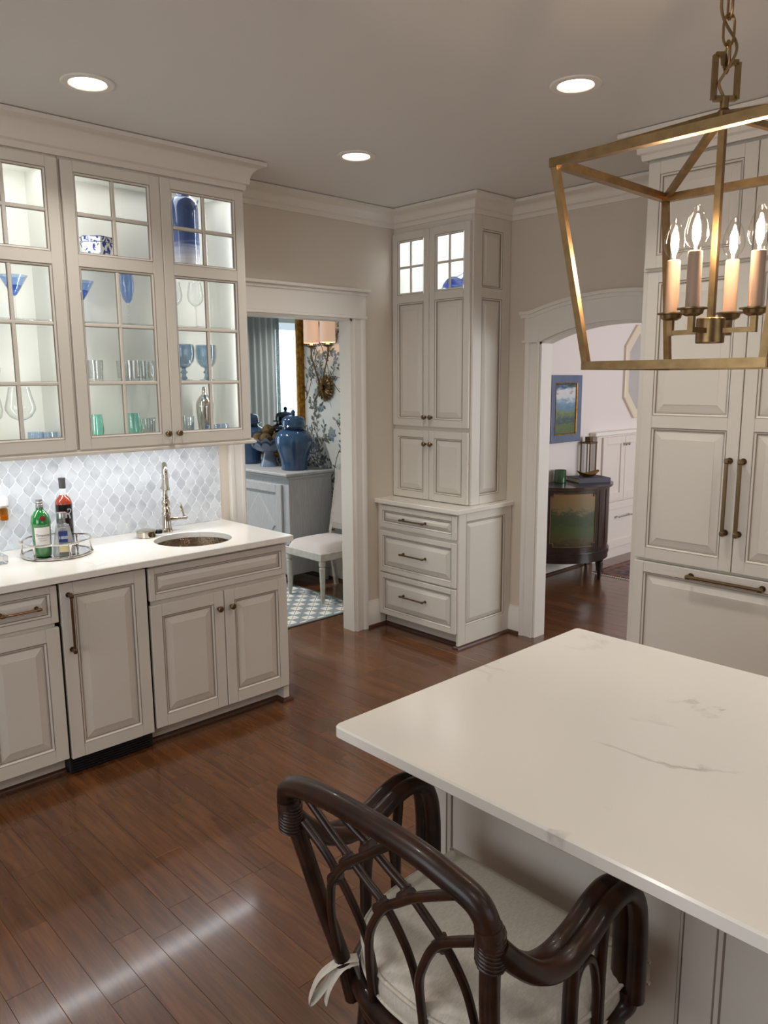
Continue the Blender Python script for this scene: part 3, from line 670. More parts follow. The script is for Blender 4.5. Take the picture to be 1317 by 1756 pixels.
wine(-1.69, -.14, Z1+.001, 'clear stemmed wine glass above the slate blue goblets', .9, .105, 'wine glasses above the goblets')
stem('wine_glass', [('bowl', [(.042, .262), (.052, .22), (.063, .175), (.062, .16), (.045, .132), (.02, .118), (1e-4, .115)], GLASS), ('stem', [(.006, .115), (.0035, .1), (.0035, .012), (.04, .001), (1e-4, .0005)], GLASS)], -2.527, -.25, Z0, 'large clear balloon wine glass on the cabinet floor', 'glass')
wine(-2.615, -.15, Z0, 'slender clear wine glass beside the balloon glass', 1.0, .1)
def goblet(x, y, z):
    t = thing('water_goblet', (x, y, z), 'slate blue ribbed pressed-glass goblet with a knopped stem', 'goblet', 'slate blue goblets')
    rib = lambda a, k: 1+.03*math.cos(12*a)
    m = MB(); vs = [(.0525, .183), (.055, .155), (.0535, .12), (.046, .09), (.03, .07), (.014, .062), (1e-4, .062)]; seg = 36
    for k in range(len(vs)-1): pass
    mm = MB(); mm.lathe([(r, z+h) for r, h in vs[::-1]], (x, y, 0), seg, rib=lambda a, q: 1+.035*math.cos(12*a)*(1 if .25 < q < .85 else 0)); mm.f.pop(); mm.m.pop()
    obj('bowl', mm, NAVYG, t, ang=60, recalc=False)
    obj('stem', MB().surf([(.013, z+.063), (.011, z+.052), (.019, z+.045), (.019, z+.04), (.011, z+.033), (.013, z+.02), (.022, z+.008), (.041, z+.003), (.041, z+.0005), (1e-4, z+.0005)], (x, y, 0), 20), NAVYG, t, ang=60, recalc=False)
goblet(-1.683, -.19, Z2+.001); goblet(-1.549, -.19, Z2+.001)
def tumbler(x, y, z, h, r, lab, grp, mat=None, cut=True):
    m = MB(); seg = 24
    rib = (lambda a, k: 1+.035*math.cos(8*a)) if cut else None
    m.lathe([(r*.9, z+.0005), (r*.92, z+h*.1), (r*.95, z+h*.5), (r, z+h)], (x, y, 0), seg, rib=rib); m.f.pop(); m.m.pop()
    m.lathe([(r*.84, z+h*.13), (r*.9, z+h*.55), (r*.94, z+h)], (x, y, 0), seg); m.f.pop(); m.m.pop()
    obj('tumbler', m, mat or CRYSTAL, None, lab, 'glass', grp, ang=60, recalc=False)
for (x, y) in ((-2.155, -.2), (-1.972, -.2), (-1.895, -.19), (-1.965, -.10), (-1.852, -.13)): tumbler(x, y, Z2+.001, .098, .037, 'cut crystal tumbler on the shelf above the teal tumblers', 'crystal tumblers above the teal glasses')
for (x, y) in ((-1.908, -.2), (-1.862, -.14)): tumbler(x, y, Z0, .1, .028, 'clear highball glass standing near a teal tumbler', 'clear glasses near the teal tumblers')
for (x, y) in ((-1.694, -.21), (-1.655, -.16)): tumbler(x, y, Z0, .1, .03, 'clear glass standing near the silver cocktail shaker', 'clear glasses near the shaker')
for x in (-2.172, -1.98):
    m = MB(); m.surf([(.0305, Z0+.128), (.036, Z0+.09), (.0385, Z0+.055), (.035, Z0+.02), (.028, Z0+.001), (1e-4, Z0+.001)], (x, -.2, 0), 24)
    obj('teal_tumbler', m, TEALG, None, 'stemless teal glass tumbler on the cabinet floor', 'glass', 'teal tumblers', ang=60, recalc=False)
def cup(x, y, mat, lab, grp): 
    m = MB(); m.surf([(.034, Z0+.055), (.036, Z0+.035), (.034, Z0+.004), (.03, Z0+.0005), (1e-4, Z0+.0005)], (x, y, 0), 20); obj('votive_cup', m, mat, None, lab, 'cup', grp, ang=60, recalc=False)
cup(-1.567, -.235, BLUEG2, 'small blue glass cup in front of the cocktail shaker', 'blue cups by the shaker'); cup(-1.486, -.22, BLUEG2, 'small blue glass cup in front of the cocktail shaker', 'blue cups by the shaker')
cup(-2.43, -.135, BLUEG2, 'small blue glass cup near the balloon wine glass', 'blue cups by the balloon glass'); cup(-2.387, -.195, BLUEG2, 'small blue glass cup near the balloon wine glass', 'blue cups by the balloon glass')
t = thing('cocktail_shaker', (-1.546, -.15, Z0), 'polished silver cocktail shaker with tapered body', 'shaker')
obj('body', MB().lathe([(.033, Z0+.0005), (.034, Z0+.01), (.041, Z0+.06), (.046, Z0+.14), (.0465, Z0+.146)], (-1.546, -.15, 0), 24), SILVER, t)
obj('strainer', MB().lathe([(.0475, Z0+.1465), (.0475, Z0+.152), (.043, Z0+.175), (.03, Z0+.198), (.016, Z0+.21)], (-1.546, -.15, 0), 24), SILVER, t)
obj('cap', MB().lathe([(.014, Z0+.2105), (.012, Z0+.245), (.009, Z0+.252), (1e-4, Z0+.254)], (-1.546, -.15, 0), 20), SILVER, t)
# tall ombre vase
def ombre():
    m = bpy.data.materials.new('ombre_glaze'); m.use_nodes = True; nt = m.node_tree; N = nt.nodes; L = nt.links; p = N['Principled BSDF']
    tc = N.new('ShaderNodeTexCoord'); sp_ = N.new('ShaderNodeSeparateXYZ'); L.new(tc.outputs['Object'], sp_.inputs[0])
    mp = N.new('ShaderNodeMapping'); mp.inputs['Scale'].default_value = (3, 3, 55); L.new(tc.outputs['Object'], mp.inputs[0])
    n = N.new('ShaderNodeTexNoise'); n.inputs['Scale'].default_value = 1.5; L.new(mp.outputs[0], n.inputs[0])
    a = N.new('ShaderNodeMath'); a.operation = 'MULTIPLY_ADD'; a.inputs[1].default_value = .09; L.new(n.outputs['Fac'], a.inputs[0]); L.new(sp_.outputs['Z'], a.inputs[2])
    r = N.new('ShaderNodeValToRGB'); e = r.color_ramp.elements; e[0].position = .11; e[0].color = lin((226, 226, 236)); e[1].position = .27; e[1].color = lin((40, 72, 128))
    k = r.color_ramp.elements.new(.16); k.color = lin((170, 180, 214)); k = r.color_ramp.elements.new(.2); k.color = lin((60, 88, 150)); k = r.color_ramp.elements.new(.4); k.color = lin((30, 56, 104))
    L.new(a.outputs[0], r.inputs[0]); L.new(r.outputs[0], p.inputs['Base Color']); p.inputs['Roughness'].default_value = .1; p.inputs['Coat Weight'].default_value = .5; return m
vx = -1.626; t = thing('tall_vase', (vx, -.165, Z3+.001), 'tall cylindrical ceramic vase fading from navy to white', 'vase')
z = Z3+.001
obj('body', MB().lathe([(.062, z), (.070, z+.006), (.0715, z+.1), (.072, z+.32), (.068, z+.345), (.052, z+.368), (.036, z+.376), (.034, z+.39), (.04, z+.398), (.036, z+.398), (.030, z+.38), (1e-4, z+.37)], (vx, -.165, 0), 36), ombre(), t)
obj('lug', MB().tube([(vx+.062, -.165, z+.35), (vx+.075, -.165, z+.358), (vx+.084, -.165, z+.375)], [.008, .006, .003], 8), M('navy_glaze', (26, 48, 92), .12), t)
# blue and white hexagonal bowl
def bw():
    m = bpy.data.materials.new('blue_white_porcelain'); m.use_nodes = True; nt = m.node_tree; N = nt.nodes; L = nt.links; p = N['Principled BSDF']
    tc = N.new('ShaderNodeTexCoord'); mp = N.new('ShaderNodeMapping'); mp.inputs['Scale'].default_value = (1, 1, .8); L.new(tc.outputs['Object'], mp.inputs[0])
    n = N.new('ShaderNodeTexNoise'); n.inputs['Scale'].default_value = 44; n.inputs['Detail'].default_value = 2; n.inputs['Distortion'].default_value = .8; L.new(mp.outputs[0], n.inputs[0])
    r = N.new('ShaderNodeValToRGB'); e = r.color_ramp.elements; e[0].position = .535; e[0].color = lin((240, 242, 246)); e[1].position = .565; e[1].color = lin((36, 66, 150)); L.new(n.outputs['Fac'], r.inputs[0])
    L.new(r.outputs[0], p.inputs['Base Color']); p.inputs['Roughness'].default_value = .12; return m
BW = bw(); BWB = M('porcelain_blue_band', (30, 50, 110), .12)
bx_ = -2.105; z = Z3+.001; t = thing('porcelain_bowl', (bx_, -.19, z), 'hexagonal blue and white porcelain bowl with figures', 'bowl')
hexp = lambda r: [(bx_+r*math.cos(PI/3*i+.35), -.19+r*math.sin(PI/3*i+.35)) for i in range(6)]
def hexl(levels):
    m = MB(); vs = []
    for r, h in levels: vs += [(x, y, z+h) for x, y in hexp(r)]
    n = len(levels); m.add(vs, [[k*6+i, k*6+(i+1) % 6, (k+1)*6+(i+1) % 6, (k+1)*6+i] for k in range(n-1) for i in range(6)]+[[(n-1)*6+i for i in range(6)]]); return m
obj('body', hexl([(.05, 0), (.056, .004), (.067, .06), (.075, .1), (.08, .122), (.075, .122), (.065, .08), (.05, .02)]), BW, t, ang=20)
for h, r in ((.097, .0748), (.12, .0800)):
    m = MB(); P = [Vector((x, y, z+h)) for x, y in hexp(r)]
    for i in range(6): m.bar(P[i], P[(i+1) % 6], .0012, .003)
    obj('painted_band', m, BWB, t)
for (dx, dy, hh) in ((-.022, -.066, .05), (.008, -.067, .045), (.04, -.058, .04)):
    pass
ware('white_bowl', [(.07, .06), (.062, .03), (.04, .008), (.03, .0), (1e-4, 0)], -2.64, -.17, Z2+.001, M('white_china', (240, 238, 230), .2), 'plain white china bowl on the shelf above the balloon glass', 'bowl')

# ------------------------------------------------------------------ tray with bottles
tx, ty = -2.418, -.25
t = thing('gallery_tray', (tx, ty, .915), 'round silver gallery tray with mirrored base holding three bottles', 'tray')
obj('base', MB().lathe([(.148, .9155), (.152, .918), (.152, .923), (.148, .925), (.142, .924)], (tx, ty, 0), 48), SILVER, t)
obj('mirror_plate', MB().lathe([(.141, .9215), (.141, .9245)], (tx, ty, 0), 48), M('tray_mirror', (235, 235, 235), .03, 1), t)
ring = []
for k in range(60): a = 2*PI*k/60; ring.append((tx+.151*math.cos(a), ty+.151*math.sin(a), .985+.0025*math.cos(6*a)))
m = MB(); m.tube(ring, [.0045+.0014*abs(math.cos(3*a_/60*2*PI))**6 for a_ in range(60)], 8, True); obj('rail', m, SILVER, t)
m = MB(); m.tube([(tx+.149*math.cos(2*PI*k/60), ty+.149*math.sin(2*PI*k/60), .923) for k in range(60)], [.0055+.002*abs(math.cos(4.5*k/60*2*PI))**8 for k in range(60)], 8, True); obj('rim', m, SILVER, t)
for k in range(6):
    a = 2*PI*k/6+.55; c_, s_ = math.cos(a), math.sin(a)
    obj('post', MB().tube(cr([(tx+.151*c_, ty+.151*s_, .923), (tx+.1495*c_, ty+.1495*s_, .95), (tx+.151*c_, ty+.151*s_, .985)], 5), [.011-.007*math.sin(PI*j/10) for j in range(11)], 8), SILVER, t)
def text_mesh(body, size, fn, mat, parent, name='lettering', shear=0.0, xs=1.0):
    cu = bpy.data.curves.new('t', 'FONT'); cu.body = body; cu.size = size; cu.align_x = 'CENTER'; cu.align_y = 'CENTER'; cu.shear = shear; cu.resolution_u = 2
    to = bpy.data.objects.new('t', cu); COL.objects.link(to); bpy.context.view_layer.update()
    me = bpy.data.meshes.new_from_object(to.evaluated_get(bpy.context.evaluated_depsgraph_get()))
    m = MB(); m.add([fn(v.co.x*xs, v.co.y) for v in me.vertices], [list(p.vertices) for p in me.polygons])
    bpy.data.objects.remove(to); bpy.data.meshes.remove(me)
    return obj(name, m, mat, parent, recalc=False)
def cyl(cx, cy, r, z, th0):
    return lambda a, b_: (cx+r*math.cos(th0+a/r), cy+r*math.sin(th0+a/r), z+b_)
def patch(cx, cy, r, th0, half, z0, z1, n=12, r2=None):
    m = MB(); vs = []
    for k in range(n+1):
        a = th0-half+2*half*k/n
        vs += [(cx+r*math.cos(a), cy+r*math.sin(a), z0), (cx+(r2 or r)*math.cos(a), cy+(r2 or r)*math.sin(a), z1)]
    m.add(vs, [(2*k, 2*k+2, 2*k+3, 2*k+1) for k in range(n)]); return m
THC = lambda x, y: math.atan2(CAM.y-y, CAM.x-x)
zb = .9248
gx, gy = -2.498, -.298; th = THC(gx, gy)
t = thing('gin_bottle', (gx, gy, zb), 'squat green glass gin bottle with red seal and white label', 'bottle')
prof = [(.030, zb), (.0355, zb+.004), (.038, zb+.03), (.0405, zb+.145), (.0425, zb+.152), (.0425, zb+.162), (.040, zb+.172), (.037, zb+.187), (.026, zb+.205), (.017, zb+.214), (.0155, zb+.226)]
obj('body', MB().lathe(prof, (gx, gy, 0), 32), GREENG, t)
obj('cap', MB().lathe([(.0165, zb+.2262), (.0165, zb+.238), (.0145, zb+.24), (.0145, zb+.243), (.0165, zb+.245), (.0165, zb+.249), (.0145, zb+.251), (.0145, zb+.262), (1e-4, zb+.262)], (gx, gy, 0), 20), M('pewter_cap', (176, 176, 174), .3, .7), t)
lb = obj('label', patch(gx, gy, .0405, th+.12, .86, zb+.048, zb+.140, r2=.0416), PAPER, t)
text_mesh('Tanqueray', .0155, cyl(gx, gy, .0421, zb+.104, th+.12), INK, lb, shear=.25)
text_mesh('LONDON DRY GIN', .005, cyl(gx, gy, .0419, zb+.09, th+.12), INK, lb); text_mesh('EXPORT STRENGTH', .0036, cyl(gx, gy, .0418, zb+.08, th+.12), INK, lb)
q = Vector((math.cos(th+.25), math.sin(th+.25), .22)).normalized().to_track_quat('Z', 'Y').to_matrix()
obj('seal', MB().lathe([(.0125, 0), (.0125, .003), (.010, .004), (1e-4, .004)], (gx+.0385*math.cos(th+.25), gy+.0385*math.sin(th+.25), zb+.18), 18, 0, q), REDSEAL, t)
# tall dark bottle
kx, ky = -2.345, -.18; th = THC(kx, ky)
t = thing('liqueur_bottle', (kx, ky, zb), 'tall clear bottle of dark red liquor with grey foil neck', 'bottle')
obj('body', MB().lathe([(.034, zb), (.0375, zb+.004), (.038, zb+.21)], (kx, ky, 0), 32), DKLIQ, t)
obj('shoulder', MB().lathe([(.038, zb+.2102), (.037, zb+.222), (.03, zb+.238), (.018, zb+.25), (.0155, zb+.254)], (kx, ky, 0), 32), REDLIQ, t)
obj('neck', MB().surf([(.0155, zb+.2542), (.0145, zb+.285)], (kx, ky, 0), 20), M('clear_neck', (214, 218, 220), .1), t)
obj('foil', MB().lathe([(.0155, zb+.2852), (.0155, zb+.322), (.0165, zb+.324), (.0165, zb+.334), (1e-4, zb+.336)], (kx, ky, 0), 20), GREYCAP, t)
text_mesh('R', .07, cyl(kx, ky, .0384, zb+.165, th+.25), M('silver_print', (170, 170, 174), .4), t, 'monogram', .45)
# tequila bottle
qx, qy = -2.415, -.33; th = THC(qx, qy)
t = thing('tequila_bottle', (qx, qy, zb), 'short clear faceted tequila bottle with navy label and metal stopper', 'bottle')
def faceted(levels, n=8, rot=0):
    m = MB(); vs = []
    for r, zz in levels: vs += [(qx+r*math.cos(2*PI*i/n+rot), qy+r*math.sin(2*PI*i/n+rot), zz) for i in range(n)]
    k = len(levels); m.add(vs, [[a*n+i, a*n+(i+1) % n, (a+1)*n+(i+1) % n, (a+1)*n+i] for a in range(k-1) for i in range(n)]+[list(range(n))[::-1]]); return m
CLEARB = G('clear_bottle', (.95, .96, .955), 0.05, 1.6, 4.0, 3.0, .16)
obj('body', faceted([(.049, zb), (.051, zb+.006), (.049, zb+.03), (.034, zb+.125), (.029, zb+.138), (.016, zb+.146), (.0155, zb+.168)], 8, th+PI/8), CLEARB, t, ang=15, recalc=False)
obj('liquor', faceted([(.043, zb+.008), (.043, zb+.03), (.031, zb+.12)], 8, th+PI/8), G('tequila', (.93, .94, .93), 0, 1.1, 1), t, ang=15, recalc=False)
obj('stopper', MB().lathe([(.019, zb+.1685), (.023, zb+.17), (.023, zb+.188), (.021, zb+.196), (1e-4, zb+.198)], (qx, qy, 0), 16), M('stopper_metal', (190, 190, 190), .25, .9), t)
fr_ = lambda zz: .0445-(zz-.03)*.139
f2 = lambda half, z0, z1, e: MB().add([(qx+(fr_(zz)+e)*math.cos(th)-s_*half*math.sin(th), qy+(fr_(zz)+e)*math.sin(th)+s_*half*math.cos(th), zb+zz) for zz in (z0, z1) for s_ in (-1, 1)], [(0, 1, 3, 2)])
def flat(half, z0, z1, e):
    m = MB(); m.add([(qx+(fr_(zz)+e)*math.cos(th)-s_*half*math.sin(th), qy+(fr_(zz)+e)*math.sin(th)+s_*half*math.cos(th), zb+zz) for zz in (z0, z1) for s_ in (-1, 1)], [(0, 1, 3, 2)]); return m
l1 = obj('label', flat(.019, .066, .116, .004), NAVYP, t)
text_mesh('1800', .019, lambda a, b_: (qx+(fr_(.086+b_)+.0055)*math.cos(th)-a*math.sin(th), qy+(fr_(.086+b_)+.0055)*math.sin(th)+a*math.cos(th), zb+.086+b_), WHITEP, l1)
obj('lower_label', flat(.02, .022, .048, .0045), TANP, t)
# plug-in diffuser and acrylic block on the left
t = thing('scent_diffuser', (-2.565, -.03, 1.06), 'plug-in scent diffuser with amber oil on the marble backsplash', 'diffuser')
obj('housing', MB().box(-2.592, -2.546, -.05, -.011, 1.125, 1.182, .012), M('white_plastic', (240, 238, 232), .35), t)
obj('oil_bottle', MB().box(-2.586, -2.552, -.046, -.016, 1.065, 1.1245, .005), AMBER, t)
obj('oil', MB().box(-2.583, -2.555, -.043, -.019, 1.068, 1.09, .003), M('amber_liquid', (190, 130, 50), .2), t)
obj('acrylic_block', MB().box(-2.72, -2.648, -.30, -.22, .9155, .955, .004), CRYSTAL, None, 'clear acrylic block on the bar worktop by the gallery tray', 'block')

# ------------------------------------------------------------------ corner tower
BX = -.143; YB = -.72                       # base carcass front / right side
c = thing('drawer_base_cabinet', (.12, -.36, 0), 'greige three-drawer base cabinet in the corner below the tower', 'cabinet')
m = MB(); m.box(BX, WX-.001, YB, -.001, .094, .8745); m.box(BX+.06, WX-.001, YB, -.02, 0, .094)
obj('body', m, PAINT, c)
rp_door('side_panel', c, (BX-.001, YB, 0), FACE_Y, WX-BX, .8745, .018, .072, [(.145, .82)], rise=.022)
for (z0, z1, zp) in ((.711, .864, .0755), (.403, .690, .150), (.100, .392, .165)):
    rp_door('drawer', c, (BX, -.035, z0), FACE_X, .692, z1-z0, st=.034, rise=.018 if z1-z0 < .2 else .028, pull=(.235, zp, .435, zp, .0055))
obj('shoe_moulding', MB().sweep(SHOEP, [(BX+.06, -.02), (BX+.06, YB), (BX-.001, YB), (BX-.001, YB-.018), (WX-.018, YB-.018)], 1), SHOE, c)
m = MB(); m.box(-.178, WX-.001, -.756, -.001, .875, .905, .004); obj('corner_worktop', m, QUARTZ2, label='small white quartz worktop on the corner drawer cabinet', cat='worktop')
c = thing('tower_cabinet', (.2, -.34, .905), 'tall greige corner tower cabinet with small lit glass panes on top', 'cabinet')
m = carcass(TX, WX-.002, TY+.001, -.001, .906, ZC-.006, .018, 'x'); m.box(TX, WX-.002, TY+.018, -.018, 2.205, 2.225)
m.box(TX+.001, WX-.01, TY+.018, -.018, 1.37, 1.39)
obj('body', m, INSIDE, c)
m = MB(); m.box(TX-.018, TX, TY, TY+.03, .906, ZC-.006); m.box(TX-.018, TX, -.03, -.001, .906, ZC-.006); m.box(TX-.018, TX, TY+.03, -.03, 2.6, ZC-.006); m.box(TX-.018, TX, TY+.03, -.03, 1.36, 1.405); m.box(TX-.018, TX, TY+.03, -.03, 2.2, 2.255)
obj('face_frame', m, PAINT, c)
rp_door('side_panel', c, (TX-.018, TY, .906), FACE_Y, WX-TX+.016, ZC-.012-.906, .016, .085, [(.056, 1.292), (1.354, 1.699)], rise=.022)
for k, y0 in enumerate((-.006, -.343)):
    wd_ = .333; O = (TX-.018, y0, 1.396); f = Fr(O, *FACE_X); op = [(.048, wd_-.048, .048, .804), (.048, wd_-.048, .857, 1.2)]
    m = MB(); door_frame(m, f, wd_, 1.248, .0215, .048, op); d = obj('door', m, [PAINT, GLAZE], c)
    obj('panel', panel_mesh(f, op[0], .0215), [PAINT, GLAZE], d)
    q = MB(); f.box(q, wd_/2-.008, wd_/2+.008, .867, 1.19, .005, .019, .003); obj('muntin', q, PAINT, d)
    q = MB(); f.box(q, .058, wd_-.058, 1.022, 1.038, .005, .0185, .003); obj('muntin', q, PAINT, d)
    for i in (0, 1):
        for j in (0, 1):
            q = MB(); f.box(q, .058 if i == 0 else wd_/2+.001, wd_/2-.001 if i == 0 else wd_-.058, .867 if j == 0 else 1.031, 1.029 if j == 0 else 1.19, .007, .009); obj('pane', q, PANE, d)
    knob_mesh(f, wd_-.025 if k == 0 else .025, .062, .0215, d)
    rp_door('door', c, (TX-.018, y0, .909), FACE_X, wd_, .461, .0215, .048, knob=(wd_-.025, .372) if k == 0 else (.025, .372))
light('led_light', 'AREA', (.2, -.34, 2.75), 2.2, (.93, .98, 1.0), .2, .5, (0, 0, -1), c)
light('led_light', 'AREA', (.06, -.34, 2.42), .7, (.93, .98, 1.0), .01, .5, (1, 0, .1), c)
# blue wave dish inside the tower
m = MB(); vs = []; nu, nv = 18, 10
for j in range(nv+1):
    for i in range(nu+1):
        u = i/nu*2-1; v = j/nv*2-1; y = -.505-.15*u; x = .17+.085*v; z = 2.228+.145*max(0, 1-(u*u*.75+v*v*.3))+.022*math.sin(3*u+2.5*v)+.018
        vs.append((x, y, max(2.2265, z)))
m.add(vs, [(j*(nu+1)+i, j*(nu+1)+i+1, (j+1)*(nu+1)+i+1, (j+1)*(nu+1)+i) for j in range(nv) for i in range(nu)])
n0 = len(m.v); m.add([v+Vector((0, 0, -.004)) if v.z > 2.232 else v.copy() for v in m.v[:n0]], [f_[::-1] for f_ in [list(q) for q in m.f]])
obj('art_glass_dish', m, M('swirled_blue_glass', (38, 80, 196), .08, var=(9, (150, 196, 240), 2), coat=.6, stretch=(1, 1.2, 6), ramp=(.36, .46)), None, 'wavy cobalt art glass dish inside the tower cabinet', 'dish', ang=80)

# ------------------------------------------------------------------ refrigerator wall
c = thing('refrigerator', (0, -2.47, 0), 'panel-front refrigerator with paired vertical pulls and a freezer drawer', 'refrigerator')
m = MB(); m.box(FXF, WX-.002, FY1+.0, FY0, .0, 2.186); m.box(FXF-.0, FXF+.0, FY1, FY0, 0, .1); obj('body', m, PAINT, c)
dw = .465; O1 = (FXF, -2.003, .842); O2 = (FXF, -2.473, .842)
rp_door('door', c, O1, FACE_X, dw, 1.335, .03, .056, [(.056, .630), (.688, 1.29)], pull=(.432, .178, .432, .50, .0085), rise=.034)
rp_door('door', c, O2, FACE_X, dw, 1.335, .03, .056, [(.056, .630), (.688, 1.29)], pull=(.021, .178, .021, .50, .0085), rise=.034)
rp_door('freezer_drawer', c, (FXF, -2.003, .105), FACE_X, .935, .722, .03, .052, pull=(.29, .69, .61, .69, .0085), rise=.034)
c = thing('over_fridge_cabinet', (0, -2.47, 2.187), 'greige wall cabinet with raised panels above the refrigerator', 'cabinet')
obj('body', MB().box(FXF, WX-.002, FY1, FY0, 2.187, ZC-.006), PAINT, c)
rp_door('door', c, (FXF, -1.985, 2.197), FACE_X, .481, .462, .03, .056, rise=.034); rp_door('door', c, (FXF, -2.47, 2.197), FACE_X, .481, .462, .03, .056, rise=.034)

# ------------------------------------------------------------------ island
IX0, IX1, IY0, IY1 = -2.665, -1.646, -2.538, -4.75
m = MB(); r_ = .012
def rrect(x0, x1, y0, y1, r, n=5):
    P = []
    for (cx, cy, a0) in ((x1-r, y1-r, 0), (x0+r, y1-r, PI/2), (x0+r, y0+r, PI), (x1-r, y0+r, 1.5*PI)):
        for k in range(n+1): a = a0+PI/2*k/n; P.append((cx+r*math.cos(a), cy+r*math.sin(a)))
    return P
def slab(x0, x1, y0, y1, z0, z1, r, e=.004):
    m = MB(); L = [rrect(x0+e, x1-e, y0+e, y1-e, r), rrect(x0, x1, y0, y1, r+e), rrect(x0, x1, y0, y1, r+e), rrect(x0+e, x1-e, y0+e, y1-e, r)]
    zz = [z0, z0+e, z1-e, z1]; n = len(L[0])
    vs = [(p[0], p[1], zz[k]) for k in range(4) for p in L[k]]
    m.add(vs, [list(range(n))[::-1], [3*n+i for i in range(n)]]+[[k*n+i, k*n+(i+1) % n, (k+1)*n+(i+1) % n, (k+1)*n+i] for k in range(3) for i in range(n)]); return m
obj('island_worktop', slab(IX0, IX1, IY1, IY0, .885, .915, .014), QUARTZ, label='large white quartz island worktop with faint grey veins', cat='worktop')
c = thing('kitchen_island', (-2.0, -3.6, 0), 'panelled greige kitchen island base under the large quartz worktop', 'island')
EX = -2.37; EY = -2.585
m = MB(); m.box(EX+.0, IX1-.03, IY1+.05, EY, .0, .8845); obj('body', m, PAINT, c)
f = Fr((EX, EY, 0), *FACE_X); ped = []
m = MB(); f.box(m, 0, .06, .0, .884, 0, .018, .002)
wdt = .62; u = .06
for k in range(3):
    f.box(m, u+wdt-.0, u+wdt+.065, 0, .884, 0, .018, .002); f.box(m, u, u+wdt, 0, .13, 0, .018, .001); f.box(m, u, u+wdt, .835, .884, 0, .018, .001)
    f.rings(m, u, u+wdt, .13, .835, [(-.0005, .0182, 0), (.0022, .016, 1), (.009, .011, 0), (.0115, .008, 1), (.013, .002, 1)], False); u += wdt+.065
obj('face_frame', m, [PAINT, GLAZE], c)
for k in range(3):
    u = .06+k*(wdt+.065); m = MB(); f.box(m, u+.012, u+wdt-.012, .142, .823, 0, .006); obj('panel', m, PAINT, c)

# ------------------------------------------------------------------ counter stool (bent cane)
SYM = -2.985
t = thing('counter_stool', (-2.68, SYM, 0), 'dark bent-cane counter stool with lattice back and linen seat cushion', 'stool')
def cane(name, pts, r, parent=t, n=8, seg=10, mat=None): return obj(name, MB().tube(cr(pts, n), r, seg), mat or CANE, parent, ang=60)
rail = [(-2.937, -2.742, .885), (-2.945, -2.740, .925), (-2.951, -2.755, .955), (-2.957, -2.80, .976), (-2.961, -2.88, .99), (-2.962, -2.985, .994), (-2.961, -3.09, .99), (-2.957, -3.16, .976), (-2.951, -3.205, .958), (-2.945, -3.222, .928), (-2.938, -3.224, .89)]
tr = cane('top_rail', rail, .0205)
for s_, yb, yt in ((1, -2.80, -2.742), (-1, -3.178, -3.224)):
    cane('back_post', [(-2.94, yt, .90), (-2.918, yt-s_*.018, .80), (-2.893, yt-s_*.035, .69), (-2.868, yb, .58), (-2.852, yb, .52), (-2.842, yb, .475)], .0165)
    b_ = cane('binding', [(-2.94, yt-s_*.0, .862), (-2.941, yt, .885), (-2.943, yt+s_*.001, .905), (-2.945, yt, .925)], .0222, n=3, mat=WRAP)
    for k in range(9):
        zz = .866+k*.0065; obj('binding_strand', MB().tube([(-2.9405+.0218*math.cos(a*PI/8), yt+.0218*math.sin(a*PI/8), zz+.006*math.sin(a*PI/8)) for a in range(16)], .0021, 5, True), WRAP, t)
    ya = yt+s_*.004; yf = yt+s_*.012
    arm = [(-2.936, ya, .892), (-2.90, ya+s_*.004, .85), (-2.85, ya+s_*.008, .808), (-2.79, yf, .787), (-2.725, yf, .795), (-2.665, yf, .818), (-2.62, yf, .825), (-2.58, yf, .812), (-2.556, yf, .775), (-2.547, yf, .72), (-2.545, yf, .65), (-2.545, yf, .575)]
    for dy in (-.0145, .0145):
        P = [(x, y+dy*min(1, .35+k*.25), z) for k, (x, y, z) in enumerate(arm)]
        cane('arm', P, .0185)
    cane('arm_brace', [(-2.64, yf, .80), (-2.648, yf, .70), (-2.65, yf, .56)], .011); cane('arm_brace', [(-2.735, yf, .785), (-2.74, yf, .68), (-2.74, yf, .56)], .0135)
    cane('arm_scroll', [(-2.655, yf, .57), (-2.658, yf, .66), (-2.675, yf, .72), (-2.70, yf, .735), (-2.722, yf, .72), (-2.733, yf, .66), (-2.735, yf, .57)], .008)
    cane('arm_foot', [(-2.545, yf, .59), (-2.548, yf, .56), (-2.575, yf-s_*.01, .545), (-2.62, yf-s_*.012, .535)], .021)
